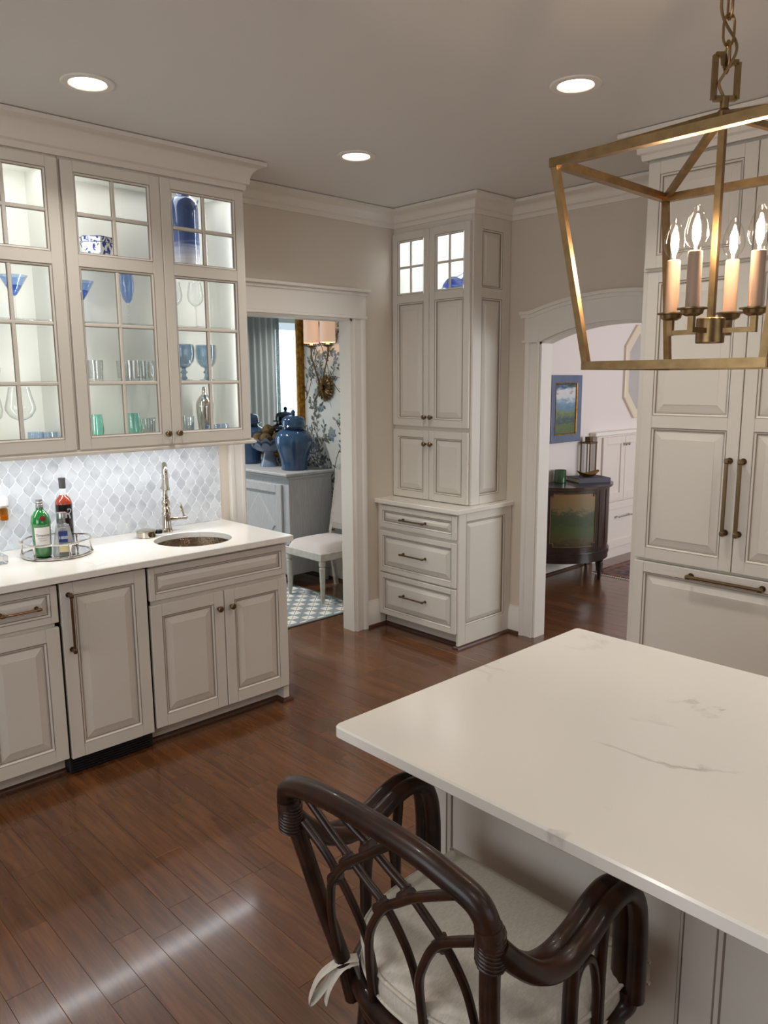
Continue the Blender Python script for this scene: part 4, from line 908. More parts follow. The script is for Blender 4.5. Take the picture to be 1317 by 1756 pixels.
lat = [
 [(-2.944, -2.785, .950), (-2.939, -2.853, .903), (-2.931, -2.895, .868), (-2.925, -2.933, .838), (-2.918, -2.97, .809), (-2.907, -2.998, .76), (-2.894, -3.014, .702), (-2.872, -3.016, .605), (-2.858, -3.014, .53)],
 [(-2.956, -2.872, .978), (-2.949, -2.925, .948), (-2.945, -2.964, .929), (-2.939, -3.001, .904), (-2.934, -3.043, .88), (-2.926, -3.081, .844), (-2.92, -3.105, .817), (-2.912, -3.126, .783), (-2.9, -3.144, .729), (-2.88, -3.152, .63), (-2.862, -3.152, .53)],
 [(-2.934, -2.765, .882), (-2.925, -2.815, .842), (-2.917, -2.844, .804), (-2.906, -2.868, .757), (-2.895, -2.885, .708), (-2.882, -2.893, .648), (-2.861, -2.892, .53)],
 [(-2.872, -2.802, .60), (-2.890, -2.806, .68), (-2.904, -2.821, .747), (-2.915, -2.841, .796), (-2.926, -2.88, .844), (-2.935, -2.922, .882), (-2.943, -2.969, .92), (-2.956, -3.04, .978)],
 [(-2.858, -2.888, .53), (-2.875, -2.896, .62), (-2.896, -2.919, .712), (-2.909, -2.95, .771), (-2.92, -2.987, .82), (-2.929, -3.032, .858), (-2.937, -3.08, .896), (-2.952, -3.17, .955)],
 [(-2.858, -3.022, .53), (-2.869, -3.026, .593), (-2.89, -3.038, .687), (-2.903, -3.061, .744), (-2.916, -3.095, .802), (-2.924, -3.13, .837), (-2.934, -3.2, .885)]]
for P in lat[:3]: cane('lattice_rod', [(x+.006, y, z) for x, y, z in P], .0078)
for P in lat[3:]: cane('lattice_rod', [(x-.006, y, z) for x, y, z in P], .0085)
for (x, y, z) in ((-2.943, -2.964, .926), (-2.930, -2.895, .863), (-2.916, -2.843, .80), (-2.932, -3.043, .874), (-2.917, -2.968, .806), (-2.917, -3.107, .813)):
    m = MB(); m.tube([(x, y+.013, z-.011), (x, y+.006, z-.005), (x, y-.006, z+.005), (x, y-.013, z+.011)], [.0098, .0108, .0108, .0098], 10); m.tube([(x+.004, y+.006, z+.012), (x+.004, y-.006, z-.012)], .0098, 10); obj('joint_binding', m, WRAP, t)
def seat_path(inset, z):
    P = [(-2.545, SYM+.235), (-2.66, SYM+.238), (-2.76, SYM+.225), (-2.83, SYM+.18), (-2.862, SYM+.10), (-2.87, SYM), (-2.862, SYM-.10), (-2.83, SYM-.18), (-2.76, SYM-.225), (-2.66, SYM-.238), (-2.545, SYM-.235)]
    c0 = Vector((-2.69, SYM)); out = []
    for x, y in P: d_ = Vector((x, y))-c0; d_ *= (d_.length-inset)/d_.length; out.append((c0.x+d_.x, c0.y+d_.y, z))
    return out
P = cr(seat_path(0, .522), 6); obj('seat_frame', MB().tube(P, .021, 10, True), CANE, t, ang=60)
obj('lower_frame', MB().tube(cr(seat_path(.012, .478), 6), .017, 10, True), CANE, t, ang=60)
obj('seat_deck', MB().prism([(p.x, p.y) for p in cr(seat_path(.012, 0), 4)], lambda a, b_, c_: (a, b_, c_), .524, .538), CANE, t)
# cushion
def cush_ring(ins, z):
    P = [(-2.468, SYM+.215), (-2.472, SYM+.236), (-2.50, SYM+.243), (-2.64, SYM+.243), (-2.75, SYM+.225), (-2.82, SYM+.175), (-2.86, SYM+.09), (-2.868, SYM), (-2.86, SYM-.09), (-2.82, SYM-.175), (-2.75, SYM-.225), (-2.64, SYM-.243), (-2.50, SYM-.243), (-2.472, SYM-.236), (-2.468, SYM-.215)]
    Q = cr([(x, y, 0) for x, y in P], 5, True); c0 = Vector((-2.665, SYM, 0)); out = []
    for p in Q: d_ = p-c0; d_ *= max(0, d_.length-ins)/d_.length; out.append(Vector((c0.x+d_.x, c0.y+d_.y, z)))
    return out
levels = [(.05, .540), (.012, .541), (.0, .549), (-.003, .575), (.0, .602), (.008, .611), (.03, .619), (.07, .626), (.12, .631), (.17, .633)]
R = [cush_ring(a, z) for a, z in levels]; n = len(R[0]); m = MB()
m.add([p for q in R for p in q], [list(range(n))[::-1], [(len(R)-1)*n+i for i in range(n)]]+[[k*n+i, k*n+(i+1) % n, (k+1)*n+(i+1) % n, (k+1)*n+i] for k in range(len(R)-1) for i in range(n)])
cu = obj('cushion', m, LINEN, t, ang=60)
for z in (.553, .600): obj('piping', MB().tube(cush_ring(-.002, z), .0042, 6, True), LINEN, cu, ang=80)
for s_ in (1, -1):
    bx_, by_ = -2.845, SYM+s_*.165
    loop = [(bx_, by_, .578), (bx_-.03, by_+s_*.02, .575), (bx_-.06, by_+s_*.045, .545), (bx_-.072, by_+s_*.06, .50), (bx_-.07, by_+s_*.063, .485), (bx_-.06, by_+s_*.052, .50), (bx_-.035, by_+s_*.03, .545), (bx_-.012, by_+s_*.01, .568)]
    obj('cushion_tie', MB().tube(cr(loop, 6), .012, 8, flat=.22), LINEN, cu, ang=60)
    obj('cushion_tie', MB().tube(cr([(bx_, by_, .57), (bx_-.03, by_+s_*.012, .566), (bx_-.05, by_+s_*.025, .53), (bx_-.055, by_+s_*.035, .49)], 6), .011, 8, flat=.22), LINEN, cu, ang=60)
LEG = [(-2.56, SYM+.2), (-2.56, SYM-.2), (-2.80, SYM+.18), (-2.80, SYM-.18)]
for x, y in LEG: cane('leg', [(x, y, .49), (x+(.0 if x > -2.7 else -.02), y+.01*(1 if y > SYM else -1), .25), (x+(.01 if x > -2.7 else -.04), y+.025*(1 if y > SYM else -1), .001)], .019)
cane('footrest', [(-2.555, SYM+.21, .2), (-2.55, SYM, .2), (-2.555, SYM-.21, .2)], .015)
for s_ in (1, -1): cane('stretcher', [(-2.555, SYM+s_*.21, .2), (-2.69, SYM+s_*.21, .2), (-2.825, SYM+s_*.195, .2)], .012)

# ------------------------------------------------------------------ lantern pendant
LX, LY = -2.155, -3.14; zt, zbm, za = 2.121, 1.729, 2.205; A_, B_ = .228, .174
t = thing('lantern_pendant', (LX, LY, zbm), 'open brass lantern pendant with four lit candle bulbs over the island', 'pendant light')
bw_ = .017
top = [Vector((LX+sx*A_, LY+sy*A_, zt)) for sx, sy in ((-1, 1), (1, 1), (1, -1), (-1, -1))]; bot = [Vector((LX+sx*B_, LY+sy*B_, zbm)) for sx, sy in ((-1, 1), (1, 1), (1, -1), (-1, -1))]
ap = Vector((LX, LY, za))
for i in range(4):
    for nm, a, b_, ww in (('top_bar', top[i], top[(i+1) % 4], (bw_, bw_)), ('bottom_bar', bot[i], bot[(i+1) % 4], (bw_, bw_)), ('corner_bar', top[i], bot[i], (bw_*.8, bw_*.8)), ('roof_bar', top[i], ap, (bw_*.85, bw_*.7))):
        d_ = (b_-a).normalized()*bw_*.42; m = MB(); ex = d_ if nm in ('top_bar', 'bottom_bar') else d_*0; m.bar(a-ex, b_+ex, *ww); obj(nm, m, BRASS, t)
obj('stem', MB().bar((LX, LY, za), (LX, LY, 1.80), .0125), BRASS, t)
obj('hub', MB().lathe([(.026, 1.772), (.0275, 1.774), (.0275, 1.82), (.026, 1.822), (1e-4, 1.822)], (LX, LY, 0), 28), BRASS, t)
obj('finial', MB().lathe([(.014, za-.012), (.014, za+.004), (.008, za+.01), (.008, za+.03), (1e-4, za+.031)], (LX, LY, 0), 16), BRASS, t)
lpz = za+.028; m = MB(); lw, lh = .022, .078
for a, b_ in (((-lw, 0), (lw, 0)), ((-lw, lh), (-.006, lh)), ((.006, lh-.014), (lw, lh-.014)), ((-lw, -.002), (-lw, lh)), ((lw, -.002), (lw, lh-.014)), ((-.007, lh), (-.004, lh-.018)), ((.007, lh-.014), (.004, lh-.02)), ((-.006, lh-.017), (.006, lh-.019))):
    m.bar((LX+.72*a[0], LY-.69*a[0], lpz+a[1]), (LX+.72*b_[0], LY-.69*b_[0], lpz+b_[1]), .010, .008, up=(.69, .72, 0))
obj('loop', m, BRASS, t)
zk = lpz+lh-.03; k = 0; CH = M('chain_brass', (150, 120, 78), .36, 1)
while zk < ZC-.03:
    P = []
    for a in range(20):
        q = 2*PI*a/20; hx = .0105*math.cos(q); hz = .021*math.sin(q)+(.0075 if math.sin(q) > 0 else -.0075)
        dx, dy = ((.72, -.69) if k % 2 else (.69, .72)); P.append((LX+dx*hx, LY+dy*hx, zk+.026+hz))
    obj('chain_link', MB().tube(P, .0026, 6, True), CH, t); zk += .0475; k += 1
cord = []
for i in range(40):
    q = i/39; zz = lpz+.01+(ZC-.03-lpz)*q; ph = q*20
    cord.append((LX+.016*math.cos(ph+2.2), LY+.016*math.sin(ph+2.2), zz))
obj('cord', MB().tube(cr([(LX, LY, lpz+.0)]+cord[1:], 3), .0028, 6), M('cloth_cord', (122, 96, 60), .6), t, ang=80)
obj('canopy', MB().lathe([(.06, ZC-.001), (.06, ZC-.012), (.05, ZC-.02), (.012, ZC-.024), (.01, ZC-.04), (1e-4, ZC-.04)][::-1], (LX, LY, 0), 28), BRASS, t)
SLEEVE = M('candle_sleeve', (178, 148, 124), .5); FIL = EM('filament_glow', (255, 222, 190), 420); BULB = G('bulb_glass', (.99, .97, .94), 0, 1.3, 1.0)
for q in range(4):
    a = math.radians(90*q); cx, cy = LX+.085*math.cos(a), LY+.085*math.sin(a)
    m = MB(); m.bar((LX+.026*math.cos(a), LY+.026*math.sin(a), 1.796), (cx+.004*math.cos(a), cy+.004*math.sin(a), 1.796), .0095); m.bar((cx, cy, 1.7905), (cx, cy, 1.822), .0112); arm_ = obj('arm', m, BRASS, t)
    obj('cup', MB().lathe([(.012, 1.8215), (.02, 1.826), (.022, 1.833), (.0285, 1.8345), (.0285, 1.837), (1e-4, 1.837)], (cx, cy, 0), 20), BRASS, arm_)
    cn = obj('candle', MB().lathe([(.0135, 1.8372), (.0135, 1.941), (.012, 1.943), (1e-4, 1.943)], (cx, cy, 0), 18), SLEEVE, t)
    bu = obj('bulb', MB().surf([(.0085, 1.9435), (.0095, 1.949), (.0168, 1.957), (.0218, 1.970), (.0215, 1.984), (.0165, 2.003), (.0095, 2.017), (.004, 2.026), (1e-4, 2.027)], (cx, cy, 0), 20), BULB, t, recalc=False, ang=80)
    obj('filament', MB().lathe([(.003, 1.954), (.0068, 1.965), (.0078, 1.978), (.007, 1.992), (.004, 2.0), (1e-4, 2.002)], (cx, cy, 0), 10), FIL, bu, ang=80)

# ------------------------------------------------------------------ recessed ceiling lights
LENS = EM('lens_glow', (255, 240, 224), 9)
spots = [(-2.402, -.870), (-1.040, -.825), (-1.055, -2.080), (-3.9, -2.4), (-3.9, -4.3), (-2.2, -5.3), (-.9, -4.4), (-1.05, -3.6), (-1.1, 1.5), (-1.1, 3.0)]  # spots beyond those in labs are unseen, added to brighten kitchen and dining room
labs = ['recessed ceiling light in front of the glass-front bar cabinets', 'recessed ceiling light in front of the corner tower cabinet', 'recessed ceiling light in front of the refrigerator and arch']
for i, (x, y) in enumerate(spots):
    t = thing('recessed_light', (x, y, ZC), labs[i] if i < 3 else 'added unseen recessed light brightening the dining room in front of the sideboard' if i > len(spots)-3 else 'added unseen recessed light over the rest of the kitchen floor', 'ceiling light', 'recessed ceiling lights' if i < 3 else 'added dining room ceiling lights' if i > len(spots)-3 else 'added unseen recessed lights beyond the bar')
    obj('trim_ring', MB().lathe([(.096, ZC-.0005), (.096, ZC-.004), (.092, ZC-.007), (.07, ZC-.0075), (.066, ZC-.004), (.066, ZC-.0005)], (x, y, 0), 40), TRIM, t)
    obj('lens', MB().lathe([(.065, ZC-.001), (.065, ZC-.0035), (.05, ZC-.0055), (1e-4, ZC-.006)], (x, y, 0), 32), LENS, t)
    light('down_light', 'AREA', (x, y, ZC-.009), 5.0 if i < len(spots)-2 else 24, (1, .96, .90), .12, None, (0, 0, -1), t, 'DISK', math.radians(125))  # stronger energy for the added dining pair, which also lights the curtain

# ------------------------------------------------------------------ dining room beyond the doorway
GREYP = M('washed_grey_paint', (176, 178, 180), .6, var=(30, (160, 162, 166)), stretch=(6, 6, .4)); GREYD = M('washed_grey_edge', (150, 152, 156), .6)
c = thing('sideboard', (.2, 1.9, 0), 'washed grey sideboard with diamond-panelled doors against the floral wall', 'sideboard')
cx0, cx1, cy0, cy1 = -.03, .445, 1.2, 2.75
obj('body', MB().box(cx0+.022, cx1, cy0, cy1, .11, .905, .003), GREYP, c)
m = MB(); m.box(cx0-.02, cx1+.012, cy0-.025, cy1+.025, .935, .96, .006); m.box(cx0-.005, cx1+.01, cy0-.012, cy1+.012, .915, .935, .005); m.box(cx0+.012, cx1, cy0-.004, cy1+.004, .905, .915); obj('top', m, GREYP, c)
for (x, y) in ((cx0+.05, cy0+.04), (cx0+.05, cy1-.04), (cx1-.04, cy0+.04), (cx1-.04, cy1-.04)): obj('leg', MB().lathe([(.018, .0108 if x < .1 else .001), (.028, .1095)], (x, y, 0), 4), GREYP, c)
for k in range(2):
    y1_ = cy1-.06-k*.74; f = Fr((cx0+.022, y1_, .16), *FACE_X); m = MB(); w2, h2 = .67, .70
    for (u0, u1, v0, v1) in ((0, .075, 0, h2), (w2-.075, w2, 0, h2), (.075, w2-.075, 0, .07), (.075, w2-.075, h2-.07, h2)): f.box(m, u0, u1, v0, v1, 0, .022, .003)
    d = obj('door', m, GREYP, c)
    m = MB(); f.box(m, .075, w2-.075, .07, h2-.07, 0, .007); obj('panel', m, GREYP, d)
    m = MB(); cu_, cv_ = w2/2, h2/2; dm = [(cu_, .09), (w2-.1, cv_), (cu_, h2-.09), (.1, cv_)]
    vs = [f.P(u_, v_, .007) for u_, v_ in dm]+[f.P(cu_+(u_-cu_)*.93, cv_+(v_-cv_)*.93, .017) for u_, v_ in dm]; m.add(vs, [(4, 5, 6, 7)]+[(i, (i+1) % 4, 4+(i+1) % 4, 4+i) for i in range(4)]); obj('diamond', m, GREYP, d)
BLUEC = M('blue_glaze', (48, 84, 122), .1, var=(7, (38, 68, 104)), coat=.6)
def ginger_jar(x, y, z, lab):
    t = thing('ginger_jar', (x, y, z), lab, 'jar')
    obj('body', MB().lathe([(.105, z+.0005), (.11, z+.01), (.108, z+.04), (.115, z+.09), (.14, z+.17), (.158, z+.23), (.156, z+.275), (.135, z+.315), (.098, z+.335), (.09, z+.345), (.09, z+.36)], (x, y, 0), 36), BLUEC, t, ang=50)
    lid = obj('lid', MB().lathe([(.118, z+.361), (.122, z+.365), (.118, z+.372), (.097, z+.374), (.097, z+.40), (.09, z+.43), (.06, z+.448), (.02, z+.452)], (x, y, 0), 36), BLUEC, t, ang=50)
    obj('knob', MB().lathe([(.018, z+.4525), (.011, z+.458), (.019, z+.475), (.016, z+.49), (.005, z+.5), (1e-4, z+.501)], (x, y, 0), 16), BLUEC, lid, ang=60)
ginger_jar(.205, 1.40, .9605, 'blue glazed lidded ginger jar at the near corner of the sideboard')
ginger_jar(.235, 2.12, .9605, 'blue glazed lidded ginger jar behind the moss bowl')
t = thing('pedestal_bowl', (.21, 1.77, .9605), 'blue-grey scalloped pedestal bowl on the sideboard', 'bowl')
z = .9605; BG = M('blue_grey_glaze', (112, 128, 150), .16, coat=.4)
obj('pedestal', MB().lathe([(.082, z+.0005), (.08, z+.008), (.065, z+.05), (.05, z+.10), (.046, z+.125), (.055, z+.135)], (.21, 1.77, 0), 28), BG, t, ang=60)
m = MB(); seg = 72
for (lv, nm) in (([(.05, .13), (.09, .15), (.13, .19), (.158, .225)], 'petals'), ([(.05, .128), (.095, .137), (.135, .16), (.152, .185)], 'outer_petals')):
    m = MB(); vs = []
    for k, (r, h) in enumerate(lv):
        for i in range(seg): a = 2*PI*i/seg; sc_ = abs(math.sin(6*a)) ; vs.append((.21+r*(1+.05*k/3*sc_)*math.cos(a), 1.77+r*(1+.05*k/3*sc_)*math.sin(a), z+h+.03*(k/3)**2*sc_))
    m.add(vs, [(k*seg+i, k*seg+(i+1) % seg, (k+1)*seg+(i+1) % seg, (k+1)*seg+i) for k in range(3) for i in range(seg)]); obj(nm, m, BG, t, ang=60)
MOSS = M('dried_moss', (104, 88, 50), .95, var=(40, (66, 54, 30)), bump=(60, 1.0, .02))
for (dx, dy, dz, r) in ((-.07, .055, .243, .052), (.045, -.068, .243, .052), (.058, .06, .243, .053), (-.072, -.06, .243, .052), (-.005, .0, .312, .052)):
    m = MB(); rr = random.Random(int(r*1e4+dx*1e3)); S = 20; vs = []
    for k in range(13):
        for i in range(S):
            a, p = 2*PI*i/S, PI*k/12; q = r*(1+rr.uniform(-.06, .06)); vs.append((.21+dx+q*math.sin(p)*math.cos(a), 1.77+dy+q*math.sin(p)*math.sin(a), z+dz-q*math.cos(p)))
    m.add(vs, [(k*S+i, k*S+(i+1) % S, (k+1)*S+(i+1) % S, (k+1)*S+i) for k in range(12) for i in range(S)])
    obj('moss_ball', m, MOSS, None, 'brown dried moss ball heaped in the pedestal bowl', 'moss ball', 'moss balls in the pedestal bowl', ang=80)
t = thing('decanter_tray', (.18, 2.38, .9605), 'small metal tray with a dark decanter at the far end of the sideboard', 'tray')
obj('base', MB().box(.06, .34, 2.28, 2.5, .961, .972, .003), SILVER, t); obj('handle', MB().tube(cr([(.06, 2.3, .972), (.055, 2.3, 1.02), (.055, 2.48, 1.02), (.06, 2.48, .972)], 4), .005, 8), BRASS, t)
obj('decanter', MB().lathe([(.04, .9725), (.042, .98), (.042, 1.08), (.03, 1.1), (.014, 1.11), (.014, 1.15)], (.14, 2.36, 0), 20), M('smoky_glass', (40, 44, 50), .1, coat=.5), t)
# gilt mirror
GILT = M('gilt_frame', (176, 128, 52), .36, .8, var=(30, (120, 82, 30)))
t = thing('gilt_mirror', (.44, 2.1, 1.0), 'tall gilt-framed mirror hung above the sideboard', 'mirror')
my0, my1, mz0, mz1 = 1.56, 2.75, 1.02, 2.6
f = Fr((.4595, my1, mz0), *FACE_X); m = MB()
f.rings(m, 0, my1-my0, 0, mz1-mz0, [(0, 0, 0), (0, .03, 0), (.015, .045, 0), (.03, .03, 0), (.05, .036, 0), (.075, .02, 0), (.09, .022, 0), (.1, .012, 0)], False); obj('frame', m, GILT, t)
m = MB(); f.box(m, .09, my1-my0-.09, .09, mz1-mz0-.09, .004, .013); obj('mirror_glass', m, M('mirror_silver', (230, 236, 238), .01, 1), t)
# sconce
BRZ = M('bronze_leaf', (104, 84, 56), .42, .9); SHADE = M('linen_shade', (238, 226, 214), .9, emit=((255, 196, 158), .38))
sy, sz = 1.262, 1.64
t = thing('wall_sconce', (.45, sy, sz), 'two-arm bronze wall sconce with pleated shades and flower backplate', 'wall lamp')
m = MB()
for ly in range(2):
    for k in range(18):
        a = 2*PI*k/18+ly*.17; r0, r1 = .018, (.115 if ly == 0 else .085); dx = .4590-.012-ly*.012
        ca, sa = math.cos(a), math.sin(a); wv = .016
        pt = lambda rr, ww, d_: (dx-d_, sy+ca*rr-sa*ww, sz+sa*rr+ca*ww)
        m.add([pt(r0, 0, .01), pt(r1*.6, -wv, .006), pt(r1*.6, wv, .006), pt(r1*.92, -wv*.8, .004), pt(r1*.92, wv*.8, .004), pt(r1, 0, .0), pt(r1*.7, 0, .014)], [(0, 1, 6), (0, 6, 2), (1, 3, 6), (2, 6, 4), (3, 5, 6), (4, 6, 5)])
m.box(.445, .4595, sy-.05, sy+.05, sz-.05, sz+.05); obj('backplate', m, BRZ, t)
obj('boss', MB().sphere((.405, sy, sz), .017, 14), BRASS, t)
for s_, yb_, yc, zc_ in ((1, sy-.045, 1.33, 1.97), (-1, sy+.095, 1.117, 1.97)):
    obj('arm', MB().tube(cr([(.40, yb_, sz-.115), (.395, sy, sz), (.375, sy+(yc-sy)*.55, sz+.14), (.36, yc, sz+.26), (.36, yc, zc_)], 6), .0062, 8), BRASS, t)
    obj('cup', MB().lathe([(.008, zc_-.004), (.03, zc_+.004), (.05, zc_+.012), (.05, zc_+.016), (1e-4, zc_+.016)], (.36, yc, 0), 20), BRZ, t)
    obj('candle', MB().lathe([(.015, zc_+.0165), (.015, zc_+.09)], (.36, yc, 0), 14), SHADE, t)
    obj('shade', MB().surf([(.064, zc_+.035), (.062, zc_+.25)], (.36, yc, 0), 32), SHADE, t)
    light('sconce_light', 'POINT', (.36, yc, zc_+.15), 1.3, (1, .70, .48), .03, parent=t)
# floral print on the wallpaper: flat printed leaves, stems and blossoms
PR = [M('print_olive', (96, 104, 92), .8), M('print_grey', (150, 156, 152), .8), M('print_blue', (112, 136, 160), .8), M('print_brown', (92, 84, 78), .8)]
m = MB(); rp = random.Random(5); XW = .4592
def leaf(y, z, a, l, wv, mi, c=[0]):
    c[0] += 1; x_ = XW-.00002*(c[0] % 20); ca, sa = math.cos(a), math.sin(a)
    m.add([(x_, y+ca*q*l-sa*s_*wv, z+sa*q*l+ca*s_*wv) for q, s_ in ((0, 0), (.3, .8), (.6, .9), (1, 0), (.6, -.9), (.3, -.8))], [(0, 1, 2, 3, 4, 5)], mi)
def branch(y, z, a, l, depth, wdt_):
    n_ = 7; P = [(y, z)]
    for k in range(n_):
        a += rp.uniform(-.35, .35); y += math.cos(a)*l/n_; z += math.sin(a)*l/n_; P.append((y, z))
        if depth > 0 and rp.random() < .45: branch(y, z, a+rp.choice((-1, 1))*rp.uniform(.5, 1.0), l*.5, depth-1, wdt_*.6)
        if rp.random() < (.95 if depth < 2 else .3):
            mi = rp.choice((0, 0, 0, 1, 2)); leaf(y, z, a+rp.choice((-1, 1))*rp.uniform(.5, 1.2), rp.uniform(.03, .065), rp.uniform(.008, .014), mi)
    for (p, q) in zip(P, P[1:]):
        dy, dz = q[0]-p[0], q[1]-p[1]; L_ = math.hypot(dy, dz)+1e-6; ny, nz = -dz/L_*wdt_, dy/L_*wdt_
        m.add([(XW, p[0]-ny, p[1]-nz), (XW, p[0]+ny, p[1]+nz), (XW, q[0]+ny, q[1]+nz), (XW, q[0]-ny, q[1]-nz)], [(0, 1, 2, 3)], 3)
def blossom(y, z, r, mi):
    for k in range(7): leaf(y, z, 2*PI*k/7+rp.random(), r*rp.uniform(.8, 1.1), r*.3, mi)
for (y, z) in [(.2+.24*i, .2+rp.random()*.5+.62*j) for i in range(12) for j in range(4)]:
    branch(y+rp.uniform(-.1, .1), z, rp.uniform(.6, 2.4), rp.uniform(.45, .75), 2, .004)
for k in range(60): blossom(rp.uniform(.15, 3.0), rp.uniform(.3, 2.6), rp.uniform(.04, .075), rp.choice((1, 1, 2)))
m2 = MB(); keep = []
m.v = [Vector((v.x, min(max(v.y, .13), 3.9), min(max(v.z, .2), 2.7))) for v in m.v]
obj('floral_print', m, PR, wd, kind='stuff', recalc=False)
# dining chair
CHW = M('whitewashed_wood', (196, 194, 188), .55, var=(25, (178, 176, 170))); UPH = M('grey_upholstery', (196, 190, 188), .9, bump=(200, .3, .001))
t = thing('dining_chair', (.1, .85, 0), 'whitewashed dining chair with grey upholstered seat beside the sideboard', 'chair')
hx0, hx1, hy0, hy1 = -.155, .325, .615, 1.08
m = MB(); m.box(hx0, hx1, hy0, hy1, .345, .408, .006); obj('seat_rail', m, CHW, t)
vs = []; nx_, ny_ = 12, 12; m = MB()
for j in range(ny_+1):
    for i in range(nx_+1):
        u_, v_ = i/nx_*2-1, j/ny_*2-1; vs.append((hx0+.008+(hx1-hx0-.016)*i/nx_, hy0+.008+(hy1-hy0-.016)*j/ny_, .408+.068*((1-u_**8)*(1-v_**8))**.5*(1-.25*(u_*u_+v_*v_)/2)))
m.add(vs, [(j*(nx_+1)+i, j*(nx_+1)+i+1, (j+1)*(nx_+1)+i+1, (j+1)*(nx_+1)+i) for j in range(ny_) for i in range(nx_)]); obj('seat', m, UPH, t, ang=60)
for y in (hy0+.025, hy1-.025):
    obj('leg', MB().lathe([(.012, .0106), (.013, .03), (.016, .04), (.024, .29), (.017, .3), (.026, .31), (.026, .345)], (hx0+.027, y, 0), 12), CHW, t)
    m = MB(); m.bar((hx1-.02, y, .345), (hx1+.03, y, .001), .03); obj('leg', m, CHW, t)
    m = MB(); m.bar((hx1-.018, y, .345), (hx1-.01, y, .48), .034); m.bar((hx1-.01, y, .47), (hx1+.085, y, 1.0), .034); obj('back_post', m, CHW, t)
m = MB()
for zz, xx in ((.52, hx1-.001), (.99, hx1+.083)): m.bar((xx, hy0+.02, zz), (xx, hy1-.02, zz), .03, .05)
obj('back_rail', m, CHW, t)
m = MB(); m.bar((hx1+.002, (hy0+hy1)/2, .535), (hx1+.078, (hy0+hy1)/2, .97), .38, .035, up=(1, 0, 0)); obj('back_cushion', m, UPH, t)
# rug with white diamonds
def rugmat():
    mm = bpy.data.materials.new('diamond_rug'); mm.use_nodes = True; nt = mm.node_tree; N = nt.nodes; L = nt.links; p = N['Principled BSDF']
    geo = N.new('ShaderNodeNewGeometry'); sp_ = N.new('ShaderNodeSeparateXYZ'); L.new(geo.outputs['Position'], sp_.inputs[0])
    def math_(op, a, b_=None):
        n_ = N.new('ShaderNodeMath'); n_.operation = op
        for i, v in enumerate((a, b_)):
            if v is None: continue
            if isinstance(v, (int, float)): n_.inputs[i].default_value = v
            else: L.new(v, n_.inputs[i])
        return n_.outputs[0]
    X = math_('ADD', sp_.outputs['X'], .621); Y = math_('SUBTRACT', sp_.outputs['Y'], .411)
    def fr_(v): return math_('FRACT', math_('DIVIDE', math_('ADD', v, 16.0), .16))
    fx_, fy_ = fr_(X), fr_(Y)
    a = math_('LESS_THAN', fx_, .5); b_ = math_('LESS_THAN', fy_, .5); chk = math_('ABSOLUTE', math_('SUBTRACT', a, b_))
    hx = math_('FRACT', math_('MULTIPLY', fx_, 2.0)); hy = math_('FRACT', math_('MULTIPLY', fy_, 2.0))
    d1 = math_('ABSOLUTE', math_('SUBTRACT', hx, hy)); d2 = math_('ABSOLUTE', math_('SUBTRACT', math_('ADD', hx, hy), 1.0))
    cross = math_('LESS_THAN', math_('MINIMUM', d1, d2), .05)
    ed = math_('GREATER_THAN', math_('MAXIMUM', math_('ABSOLUTE', math_('SUBTRACT', hx, .5)), math_('ABSOLUTE', math_('SUBTRACT', hy, .5))), .46)
    wht = math_('SUBTRACT', 1.0, chk)
    nz = N.new('ShaderNodeTexNoise'); nz.inputs['Scale'].default_value = 150
    m1 = N.new('ShaderNodeMix'); m1.data_type = 'RGBA'; m1.inputs[6].default_value = lin((134, 144, 150)); m1.inputs[7].default_value = lin((222, 220, 214)); L.new(wht, m1.inputs[0])
    m2_ = N.new('ShaderNodeMix'); m2_.data_type = 'RGBA'; m2_.inputs[7].default_value = lin((120, 122, 122)); L.new(m1.outputs[2], m2_.inputs[6]); L.new(math_('MULTIPLY', cross, .85), m2_.inputs[0])
    m3 = N.new('ShaderNodeMix'); m3.data_type = 'RGBA'; m3.inputs[7].default_value = lin((134, 144, 150)); L.new(m2_.outputs[2], m3.inputs[6]); L.new(ed, m3.inputs[0])
    L.new(m3.outputs[2], p.inputs['Base Color']); p.inputs['Roughness'].default_value = .95; return mm
t = thing('diamond_rug', (-1.3, 1.6, 0), 'grey rug with white diamond pattern under the dining chair', 'rug')
obj('pile', MB().box(-2.6, .045, .39, 2.9, .0015, .010, .003), rugmat(), t); 
m = MB(); m.box(-2.62, .065, .37, .39, .0012, .0105, .003); m.box(.045, .065, .39, 2.92, .0012, .0105, .003); m.box(-2.62, -2.6, .39, 2.92, .0012, .0105, .003); m.box(-2.6, .045, 2.9, 2.92, .0012, .0105, .003); obj('binding', m, M('rug_binding', (120, 134, 138), .9), t)
# curtain at the dining window (seen in the mirror)
CUR = M('grey_curtain', (186, 190, 190), .85)
t = thing('window_curtain', (-.66, 3.86, .02), 'full-length grey pleated curtain with patterned edge reflected in the gilt mirror', 'curtain')
def drape(x0, x1, amp, mat, nm, y0=3.86):
    n_ = 90; vs = []
    for i in range(n_+1):
        x_ = x0+(x1-x0)*i/n_; y_ = y0+amp*math.sin(i/n_*(x1-x0)/.085*2*PI); vs += [(x_, y_, .02), (x_, y_, 2.6), (x_, y_+.004, 2.6), (x_, y_+.004, .02)]
    mm = MB(); mm.add(vs, [(4*i+k, 4*(i+1)+k, 4*(i+1)+(k+1) % 4, 4*i+(k+1) % 4) for i in range(n_) for k in range(4)]); obj(nm, mm, mat, t, ang=70)
drape(-.93, -.25, .028, CUR, 'drape'); drape(-.985, -.932, .008, M('greek_key_tape', (96, 112, 118), .8, var=(60, (150, 164, 168))), 'border_tape')
obj('rod', MB().tube([(-2.3, 3.86, 2.63), (-.1, 3.86, 2.63)], .014, 10), BRASS, t)

